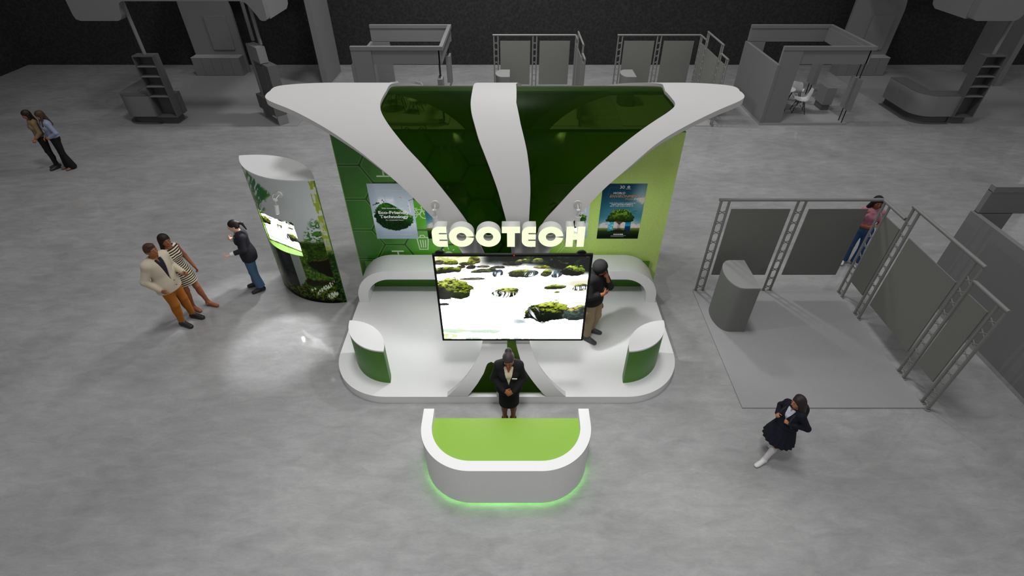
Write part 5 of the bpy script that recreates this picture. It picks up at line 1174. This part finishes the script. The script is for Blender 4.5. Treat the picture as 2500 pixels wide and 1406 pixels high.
BLK = CLOTH('black_cloth', (.010, .010, .011)); SHOE_BLK = mat('black_leather', (.012, .012, .012), .5)
SOLE_D = mat('dark_rubber', (.015, .015, .015), .7); SOLE_W = mat('white_rubber', (.55, .55, .53), .6)

# hostess behind the counter
p = Person('woman in black skirt suit with hair bun standing behind the white counter', (-.06, 5.02), (0, -1), 1.66, 'tan', hd=dict(pitch=24, yaw=-6, roll=-6), head=(0, -.055, 1.60),
           lel=(.235, .0, 1.12), rel=(-.235, .0, 1.12), lwr=(.07, -.185, 1.02), rwr=(-.07, -.185, 1.035), lhand=dict(d=(-.9, -.3, -.35), n=(-.2, .6, -.5), curl=.55), rhand=dict(d=(.9, -.35, -.25), n=(.1, .8, -.3), curl=.6),
           lkn=(.075, -.01, .50), rkn=(-.075, -.01, .50), lan=(.07, .03, .085), ran=(-.07, .03, .085), ltoe=(.08, -.13, .03), rtoe=(-.08, -.13, .03))
p.body(); p.face(brow=(.02, .015, .012))
jacket(p, BLK, hem=.86, vee=(.085, 1.08, 1.46)); shirt(p, CLOTH('beige_blouse', srgb(214, 196, 172)), vee=(.05, 1.34, 1.47)); skirt(p, BLK, .52, 1.0, (.165, .135), (.165, .13))
for q in 'lr': shoe(p, q, SHOE_BLK, SOLE_D)
P_, S_ = p.hair_cap(.010); P_ += [(d_ell(p.H(0, .105, .085), np.array((.052, .045, .048)) * p.k, p.R), .02)]; mk('hair', P_, .0065, HAIRM('hair_ash', (.035, .028, .028)), p.root, subs=S_)
bm = bm_new(); box(bm, -.036, .036, -.003, .003, -.015, .015, M=Matrix.Translation((.085, -.152, 1.215)) @ Matrix.Rotation(.25, 4, 'X') @ Matrix.Rotation(.1, 4, 'Y')); bobj('name_tag', bm, mat('name_tag_white', (.7, .7, .68), .4), p.root)

# man in the beige blazer
p = Person('man in beige blazer and tan trousers, standing in front of the striped dress', (-6.38, 7.40), (.95, -.30), 1.80, 'tan', female=False, build=1.10, hd=dict(yaw=0, pitch=-4), head=(0, -.035, 1.635),
           rel=(-.30, .07, 1.14), rwr=(-.215, -.05, .93), rhand=dict(d=(.25, -.5, -.8), n=(1, 0, 0), curl=.5), lel=(.25, .03, 1.13), lwr=(.21, -.22, 1.06), lhand=dict(d=(-.1, -.95, -.1), n=(-1, 0, -.1), curl=1.15, thumb=(.5, .3, .8)),
           rkn=(-.10, -.05, .50), ran=(-.12, -.02, .085), rtoe=(-.14, -.22, .03), lkn=(.10, -.04, .50), lan=(.12, -.04, .085), ltoe=(.13, -.24, .03))
p.body(); p.face(brow=(.05, .03, .02), lips=srgb(150, 84, 70))
jacket(p, CLOTH('beige_linen', srgb(196, 184, 164)), g=.026, hem=.80, vee=(.075, 1.03, 1.47), sleeve=.96); shirt(p, CLOTH('navy_shirt', srgb(36, 36, 46)), vee=(.035, 1.40, 1.48)); trousers(p, CLOTH('tan_chinos', srgb(160, 98, 34)), g=.018)
for q in 'lr': shoe(p, q, SHOE_BLK, SOLE_D)
P_, S_ = p.hair_cap(.012); P_ += [(d_ell(p.H(0, -.045, .105), np.array((.06, .05, .026)) * p.k, p.R), .03)]; mk('hair', P_, .0065, HAIRM('hair_brown', (.055, .026, .014)), p.root, subs=S_ + [(d_ell(p.H(0, .03, -.11), np.array((.12, .12, .06)) * p.k, p.R), 0)])
for z in (1.02, .92): bm = bm_new(); tube(bm, (.012, -.168 * p.b - .012, z * p.k), (.012, -.178 * p.b - .012, z * p.k), .011, 10); bobj('button', bm, mat('button_brown', srgb(150, 90, 40), .4), p.root)

# woman in the striped dress
def stripes():
    m = bpy.data.materials.new('black_cream_stripes'); m.use_nodes = True; nt = m.node_tree; b = nt.nodes['Principled BSDF']; N = nt.nodes.new; L = nt.links.new
    tc = N('ShaderNodeTexCoord'); w = N('ShaderNodeTexWave'); w.wave_type = 'BANDS'; w.bands_direction = 'Z'; w.inputs['Scale'].default_value = 7.4; w.inputs['Distortion'].default_value = .8; w.inputs['Detail'].default_value = 0; w.inputs['Detail Scale'].default_value = .6
    L(tc.outputs['Object'], w.inputs['Vector']); cr = N('ShaderNodeValToRGB'); cr.color_ramp.interpolation = 'CONSTANT'; cr.color_ramp.elements[0].color = (.008, .008, .009, 1); cr.color_ramp.elements[1].position = .52; cr.color_ramp.elements[1].color = (*srgb(214, 200, 172), 1)
    L(w.outputs['Fac'], cr.inputs['Fac']); L(cr.outputs[0], b.inputs['Base Color']); b.inputs['Roughness'].default_value = .85; return m
p = Person('woman in black and cream striped dress and sandals holding the arm of the blazer man', (-6.36, 7.80), (.93, -.36), 1.74, 'tan', hd=dict(yaw=-12, pitch=2, roll=-4), build=1.03,
           lel=(.235, .03, 1.13), lwr=(.235, -.10, .90), lhand=dict(n=(-1, 0, 0), curl=.55), rel=(-.22, -.02, 1.13), rwr=(-.15, -.20, 1.06), rhand=dict(d=(-.1, -1, .1), n=(0, .1, -1), curl=.5),
           lkn=(.10, -.10, .50), lan=(.13, -.16, .085), ltoe=(.15, -.36, .03), rkn=(-.08, -.03, .50), ran=(-.08, .02, .085), rtoe=(-.10, -.17, .03))
p.body(); p.face()
ST = stripes()
P_ = p.torso(.012) + [(d_ell(p.J['pel'] + V3(0, .012, -.06) * p.k, np.array((.185, .135, .2)) * p.k), .05), (d_cone(V3(.03, -.03, .80) * p.k, V3(.035, -.05, .62) * p.k, .165, .17, flat=(V3(0, 1, 0), .78)), .04), (d_cone(V3(-.03, .0, .80) * p.k, V3(-.03, -.01, .62) * p.k, .16, .165, flat=(V3(0, 1, 0), .78)), .04)]
mk('dress', P_, .008, ST, p.root, cuts=[(V3(0, 0, -1), -.64 * p.k), (V3(0, 0, 1), 1.52 * p.k)], subs=neckhole(p, .075) + [(d_cone(p.J[q + 'sh'] + V3(sx * .03, 0, -.03), p.J[q + 'sh'] + V3(sx * .10, 0, -.03), .075, .12), 0) for q, sx in (('l', 1), ('r', -1))])
P_, S_ = p.hair_cap(.016); P_ += [(d_cone(p.H(0, .06, .02), p.J['neck'] + V3(0, .075, -.03) * p.k, .085, .06, flat=(V3(0, 1, 0), .8)), .03), (d_cone(p.H(-.07, .02, -.01), p.J['neck'] + V3(-.10, .0, -.02) * p.k, .035, .03), .03), (d_cone(p.H(.07, .03, -.01), p.J['neck'] + V3(.085, .05, .0) * p.k, .03, .028), .03)]
mk('hair', P_, .0065, HAIRM('hair_dark_brown', (.012, .006, .004)), p.root, subs=S_[:1])
SAND = mat('tan_leather_sandal', srgb(150, 96, 60), .6); STRAP = mat('pale_strap', srgb(190, 178, 150), .5)
for q in 'lr':
    an, to = p.J[q + 'an'], p.J[q + 'toe']; d = (to - an) * V3(1, 1, 0); d /= np.linalg.norm(d); o = mk('sandal', [(dd, kk) for dd, kk in p.footp(q, .005)], .006, SAND, p.root, cuts=[(V3(0, 0, 1), .014), (V3(0, 0, -1), 0.0)])
    bm = bm_new(); path_tube(bm, [an + V3(.045 * math.cos(a), .045 * math.sin(a), -.02) for a in np.linspace(0, 2 * PI, 20)], .006, 6); path_tube(bm, [an + d * .045 + V3(0, 0, -.02), an + d * .10 + V3(0, 0, -.02), to + d * .0 + V3(0, 0, .005)], .006, 6); bobj('strap', bm, STRAP, o)

# presenter
p = Person('woman in dark blazer and blue trousers presenting with an open hand beside the forest column', (-5.33, 8.42), (-.86, -.42), 1.68, 'light', hd=dict(yaw=-8, pitch=14), head=(0, -.05, 1.61), neck=(0, -.0, 1.47),
           lel=(.225, -.02, 1.15), lwr=(.20, -.27, 1.10), lhand=dict(d=(-.05, -1, -.02), n=(0, .1, 1), curl=.18, spread=.18, thumb=(.6, .75, .15)), rel=(-.25, .0, 1.13), rwr=(-.13, -.20, 1.25), rhand=dict(d=(.35, -.3, .75), n=(.3, .8, 0), curl=.55),
           lan=(.11, .02, .085), ltoe=(.15, -.15, .03), ran=(-.11, -.05, .085), rtoe=(-.13, -.22, .03))
p.body(); p.face(lips=srgb(170, 60, 60))
jacket(p, CLOTH('charcoal_blazer', srgb(38, 38, 44)), hem=.80, vee=(.085, 1.02, 1.47), sleeve=.72, openf=.06, g=.024); shirt(p, CLOTH('white_blouse', srgb(222, 218, 214)), vee=(.04, 1.38, 1.48)); collar(p, MATS['white_blouse'], .062)
for q in 'lr':
    e, w_ = p.J[q + 'el'], p.J[q + 'wr']; mk('cuff', [(d_cone(e + (w_ - e) * .72, e + (w_ - e) * .95, .047, .043), .01)], .006, MATS['white_blouse'], p.root)
trousers(p, CLOTH('blue_trousers', srgb(70, 100, 126)), g=.028, hem=.12, flare=.004)
for q in 'lr': shoe(p, q, SHOE_BLK, SOLE_D, high=.1)
P_, S_ = p.hair_cap(.008); P_ += [(d_cone(p.H(0, .10, .03), p.H(.0, .165, -.01), .026, .026), .02), (d_cone(p.H(0, .165, -.01), p.H(.01, .175, -.16), .026, .014), .02)]; mk('hair', P_, .0065, HAIRM('hair_black', (.009, .007, .006)), p.root, subs=S_)

# hooded man on the stage
p = Person('man in black hoodie and khaki cargo trousers with hand at chin beside the large screen', (1.40, 6.80), (.72, -.70), 1.76, 'tan', female=False, z=SZ, hd=dict(yaw=28, pitch=20), head=(0, -.06, 1.60), neck=(0, -.01, 1.465),
           rel=(-.24, -.08, 1.14), rwr=(-.02, -.20, 1.14), rhand=dict(d=(1, -.1, 0), n=(0, 1, 0), curl=.4), lel=(.19, -.17, 1.17), lwr=(.06, -.19, 1.40), lhand=dict(d=(-.25, .1, .95), n=(-.3, .9, 0), curl=1.0),
           lkn=(.10, -.05, .50), lan=(.12, .05, .085), ltoe=(.19, -.11, .03), rkn=(-.09, -.04, .50), ran=(-.10, -.02, .085), rtoe=(-.09, -.20, .03))
p.body(); p.face(brow=(.02, .015, .01))
HOOD = CLOTH('black_hoodie_fleece', (.014, .014, .014))
jacket(p, HOOD, g=.03, hem=.86, vee=None, sleeve=.55, flareh=.014, name='hoodie')
P_ = [(d_ell(p.H(0, .02, .03), np.array((.108, .128, .135)) * p.k, p.R), .03), (d_ell(p.J['neck'] + V3(0, .03, .03), np.array((.12, .10, .08))), .04)]; mk('hood', P_, .007, HOOD, p.root, subs=[(d_ell(p.H(0, -.14, -.03), np.array((.075, .10, .115)) * p.k, p.R), 0)])
mk('beard', [(d_ell(p.H(0, -.062, -.078), np.array((.042, .04, .032)) * p.k, p.R), .01), (d_ell(p.H(0, -.098, -.040), np.array((.026, .008, .006)) * p.k, p.R), .005)], .005, mat('beard_dark', (.02, .014, .01), .9), p.root)
trousers(p, CLOTH('khaki_cargo', srgb(150, 130, 104)), g=.028, hem=.11, flare=.0)
for q, sx in (('l', 1), ('r', -1)):
    c = p.J[q + 'hip'] * .45 + p.J[q + 'kn'] * .55 + V3(sx * .085, -.01, 0); mk('cargo_pocket', [(d_ell(c, np.array((.03, .08, .085))), 0)], .008, MATS['khaki_cargo'], p.root)
SNK = CLOTH('grey_canvas', srgb(78, 80, 78))
for q in 'lr':
    o = shoe(p, q, SNK, SOLE_W, g=.013); an, to = p.J[q + 'an'], p.J[q + 'toe']; bm = bm_new()
    for t in (.35, .5, .65): c = an + (to - an) * t + V3(0, 0, .033 - .01 * t); sd_ = np.cross(to - an, V3(0, 0, 1)); sd_ /= np.linalg.norm(sd_); tube(bm, c - sd_ * .022, c + sd_ * .022, .005, 6)
    path_tube(bm, [an + (to - an) * .3 + V3(0, 0, .033), an + (to - an) * .7 + V3(0, 0, .027)], .006, 5); bobj('laces', bm, mat('cream_laces', srgb(200, 192, 176), .8), o)

# two women at the far left
p = Person('person in tan jumper and black trousers, left of the two friends', (-13.42, 14.02), (-.62, -.78), 1.70, 'tan', hd=dict(yaw=8, pitch=16), lel=(.20, .0, 1.13), lwr=(.17, -.16, .99), lhand=dict(d=(.4, -.6, -.4), n=(-.6, 0, -.6), curl=.9),
           rel=(-.205, .02, 1.12), rwr=(-.215, -.03, .86), lan=(.07, -.04, .085), ltoe=(.09, -.21, .03), ran=(-.09, .02, .085), rtoe=(-.11, -.15, .03))
p.body(.008); p.face(); shirt(p, CLOTH('tan_jumper', srgb(128, 108, 82)), g=.016, hem=1.0, sleeve=.97, name='jumper'); trousers(p, BLK, g=.012, waist=1.03)
for q in 'lr': shoe(p, q, SHOE_BLK, SOLE_D)
P_, S_ = p.hair_cap(.016); P_ += [(d_cone(p.H(0, .06, .02), p.J['neck'] + V3(0, .09, -.06), .085, .06, flat=(V3(0, 1, 0), .7)), .03), (d_cone(p.H(.07, .01, 0), p.J['neck'] + V3(.09, -.02, -.08), .03, .03), .03), (d_cone(p.H(-.07, .01, 0), p.J['neck'] + V3(-.09, -.01, -.04), .03, .025), .03)]; mk('hair', P_, .008, MATS['hair_dark_brown'], p.root, subs=S_[:1])
p = Person('person in light blue shirt and flared black trousers, right of the two friends', (-13.02, 13.98), (-.62, -.78), 1.70, 'mid', hd=dict(yaw=6, pitch=22, roll=8), lel=(.27, .06, 1.14), lwr=(.09, -.14, 1.0), lhand=dict(d=(-.9, -.3, -.2), n=(0, 1, 0), curl=.4), rel=(-.21, .0, 1.12), rwr=(-.11, -.17, .99), rhand=dict(d=(.6, -.5, -.3), n=(0, 1, 0), curl=.4),
           lan=(.09, .03, .085), ltoe=(.12, -.13, .03), ran=(-.07, -.03, .085), rtoe=(-.09, -.19, .03))
p.body(.008); p.face(); shirt(p, CLOTH('light_blue_shirt', srgb(132, 142, 164)), g=.018, hem=.99, sleeve=.92, vee=(.03, 1.38, 1.48), name='shirt'); trousers(p, BLK, g=.012, waist=1.03, flare=.035, upto=1.0, hem=.03)
for q in 'lr': shoe(p, q, mat('brown_leather', srgb(110, 84, 60), .5), SOLE_D)
P_, S_ = p.hair_cap(.016); P_ += [(d_cone(p.H(0, .06, .02), p.J['neck'] + V3(0, .10, -.12), .085, .07, flat=(V3(0, 1, 0), .7)), .03), (d_cone(p.H(.07, .0, 0), p.J['chest'] + V3(.09, -.09, .04), .03, .035), .03), (d_cone(p.H(-.07, .0, 0), p.J['chest'] + V3(-.08, -.10, .02), .03, .035), .03)]; mk('hair', P_, .008, HAIRM('hair_light_brown', (.05, .028, .015)), p.root, subs=S_[:1])

# schoolgirl with backpack
NAVY = CLOTH('navy_wool', srgb(24, 26, 38)); SOCK = CLOTH('white_knit', srgb(196, 192, 198))
p = Person('girl in navy blazer and pleated skirt walking with a black backpack and white knee socks', (3.90, 4.44), (-.88, -.40), 1.34, 'mid', hd=dict(yaw=-12, pitch=6), chest=(0, .0, 1.28),
           lel=(.30, .12, 1.14), lwr=(.12, -.13, 1.19), lhand=dict(d=(-.6, -.5, .3), n=(-.2, .5, -.6), curl=1.1, thumb=(.4, .5, .6)), rel=(-.28, .08, 1.16), rwr=(-.15, -.16, 1.20), rhand=dict(d=(.3, -.5, .2), n=(.3, .6, -.5), curl=1.1, thumb=(.4, .5, .6)),
           lkn=(.09, -.13, .50), lan=(.09, -.27, .10), ltoe=(.10, -.46, .035), rkn=(-.09, .06, .49), ran=(-.10, .26, .13), rtoe=(-.11, .10, .035))
p.body(); p.face()
jacket(p, NAVY, g=.022, hem=.98, vee=(.09, 1.17, 1.47), sleeve=.95); shirt(p, CLOTH('white_school_shirt', srgb(200, 202, 212)), hem=1.0, vee=(.035, 1.40, 1.48)); collar(p, MATS['white_school_shirt'], .064)
skirt(p, NAVY, .56, 1.06, (.30, .27), (.15, .12), pleats=18, amp=.055)
for q in 'lr':
    k_ = p.J[q + 'kn']; a_ = p.J[q + 'an']; mk('knee_sock', [(d_cone(k_ + (a_ - k_) * .18, k_ + (a_ - k_) * 1.0, .060 * p.k, .050 * p.k), .02), (d_ell(k_ + (a_ - k_) * .35 + V3(0, .015, 0), np.array((.058, .064, .11)) * p.k), .02)], .007, SOCK, p.root)
    shoe(p, q, mat('white_canvas', srgb(206, 204, 204), .7), SOLE_W, g=.012, high=.10)
P_, S_ = p.hair_cap(.016); P_ += [(d_cone(p.H(0, .055, .02), p.J['chest'] + V3(.02, .13, .02), .09, .085, flat=(V3(0, 1, 0), .5)), .04), (d_cone(p.H(.065, .02, 0), p.J['chest'] + V3(.12, .05, .04), .035, .045), .03)]; mk('hair', P_, .0065, HAIRM('hair_brown_black', (.020, .013, .011)), p.root, subs=S_[:1])
KG_ = p.k / .914
bp = thing('backpack', 'black backpack worn by the schoolgirl in the navy blazer', 'backpack', tuple(p.root.location), p.root.rotation_euler.z)
bp.scale = (KG_,) * 3
BPM = CLOTH('black_nylon', (.012, .012, .013), .6)
mk('bag', [(d_cone(V3(0, .215, .98), V3(0, .205, 1.22), .14, .13, flat=(V3(0, 1, 0), .62)), .03), (d_cone(V3(0, .28, .96), V3(0, .28, 1.06), .10, .09, flat=(V3(0, 1, 0), .5)), .03)], .008, BPM, bp)
for sx in (-1, 1):
    pts = [V3(sx * .07, .15, 1.27), V3(sx * .085, .06, 1.345), V3(sx * .09, -.05, 1.325), V3(sx * .10, -.135, 1.22), V3(sx * .105, -.15, 1.10), V3(sx * .15, -.09, 1.0), V3(sx * .15, .10, .95)]
    bm = bm_new(); path_tube(bm, pts, .013, 8); bobj('shoulder_strap', bm, mat('dark_webbing', srgb(32, 36, 32), .8), bp, smooth=True)

# woman behind the truss stand
p = Person('person in pink T-shirt and flared jeans behind the truss corner upright', (7.50, 9.28), (-.45, -.89), 1.68, 'tan', hd=dict(yaw=14, pitch=8),
           rel=(-.215, -.06, 1.15), rwr=(-.16, -.17, 1.36), rhand=dict(d=(.15, .0, 1), n=(.6, -.5, 0), curl=.75), lel=(.215, -.03, 1.12), lwr=(.0, -.19, 1.10), lhand=dict(d=(-1, -.05, .0), n=(0, 1, 0), curl=.3),
           lan=(.14, .03, .085), ltoe=(.19, -.12, .03), ran=(-.10, .02, .085), rtoe=(-.13, -.15, .03), lkn=(.12, -.02, .5))
p.body(.0075); p.face()
shirt(p, CLOTH('dusty_pink_jersey', srgb(180, 122, 140)), g=.014, hem=1.0, sleeve=.30, name='t_shirt'); trousers(p, CLOTH('blue_denim', srgb(52, 82, 124)), g=.013, waist=1.03, flare=.02, upto=1.0, hem=.06)
mk('belt', [(d_ell(p.J['waist'] - V3(0, 0, .06) * p.k, np.array((.158, .122, .2))), 0)], .007, mat('brown_belt', srgb(86, 46, 34), .5), p.root, cuts=[(V3(0, 0, 1), 1.025 * p.k), (V3(0, 0, -1), -.985 * p.k)])
bm = bm_new(); path_tube(bm, [p.J['neck'] + V3(.065 * math.cos(a), -.03 + .085 * math.sin(a), -.03 + .05 * math.sin(a)) for a in np.linspace(0, 2 * PI, 24)], .004, 5); bobj('necklace', bm, mat('gold', (.5, .33, .12), .3, .9), p.root)
for q in 'lr': shoe(p, q, mat('white_leather', srgb(210, 206, 210), .5), mat('rust_sole', srgb(120, 60, 40), .6))
P_, S_ = p.hair_cap(.018); P_ += [(d_cone(p.H(0, .06, .02), p.J['neck'] + V3(0, .08, .0), .09, .07, flat=(V3(0, 1, 0), .8)), .03), (d_cone(p.H(-.08, .01, 0), p.J['neck'] + V3(-.12, -.01, .0), .045, .045), .03), (d_cone(p.H(.075, .02, 0), p.J['neck'] + V3(.10, .02, .02), .03, .025), .03)]; mk('hair', P_, .0075, MATS['hair_black'], p.root, subs=S_[:1])
# ---------------------------------------------------------------- light, world, camera
def area(name, loc, size, power, color=(1, 1, 1), target=None, shape='DISK', size_y=None, spread=None):
    d = bpy.data.lights.new(name, 'AREA'); d.energy = power; d.shape = shape; d.size = size; d.color = color
    if size_y: d.size_y = size_y
    if spread: d.spread = math.radians(spread)
    o = bpy.data.objects.new(name, d); COL.objects.link(o); o.location = loc
    v = Vector(target or (loc[0], loc[1], 0)) - Vector(loc); o.rotation_euler = v.to_track_quat('-Z', 'Y').to_euler()
    return o
def spot(name, loc, target, power, angle, blend=0.6, r=0.05, color=(1, 1, 1)):
    d = bpy.data.lights.new(name, 'SPOT'); d.energy = power; d.spot_size = math.radians(angle); d.spot_blend = blend; d.shadow_soft_size = r; d.color = color
    o = bpy.data.objects.new(name, d); COL.objects.link(o); o.location = loc
    o.rotation_euler = (Vector(target) - Vector(loc)).to_track_quat('-Z', 'Y').to_euler(); return o
w = bpy.data.worlds.new('hall_air'); SC.world = w; w.use_nodes = True
w.node_tree.nodes['Background'].inputs[0].default_value = (1.0, 0.985, 0.98, 1); w.node_tree.nodes['Background'].inputs[1].default_value = WORLD_STR
cd = bpy.data.cameras.new('camera'); cam = bpy.data.objects.new('camera', cd); COL.objects.link(cam)
cam.location = (0, 0, CAM_H); cam.rotation_euler = (PI / 2 - PITCH, 0, 0)
cd.sensor_width = 36; cd.sensor_fit = 'HORIZONTAL'; cd.lens = FPX / 2500 * 36; cd.shift_x = -(CXP - 1250) / 2500; cd.clip_end = 200
SC.camera = cam
SC.view_settings.view_transform = 'Standard'; SC.view_settings.look = 'None'; SC.view_settings.gamma = 1; SC.view_settings.use_curve_mapping = False
SC.view_settings.exposure = 0
spot('house_lamp', (0, 8, 24), (0, 8, 0), 6500, 150, 1.0, 2.0)
spot('stage_lamp', (0, 1.4, 12), (0, 2.6, 0), 2600, 58, 1.0, 0.8)
spot('hall_lamp', (0, 17.5, 11), (0, 17.5, 0), 3000, 150, 1.0, 0.6)
def lamp(sp, tgt, power, ang): spot('spot_bulb', sp[1], tgt, power, ang, .6, .06)
lamp(SPA, SPA[1] + Vector((-.5, .1, -1)), 220, 150); lamp(SPB, SPB[1] + Vector((.5, .1, -1)), 220, 150)
lamp(SPC, (-4.3, 6.75, 0), 190, 46); lamp(SPD, (-5.25, 7.7, 0), 110, 74)
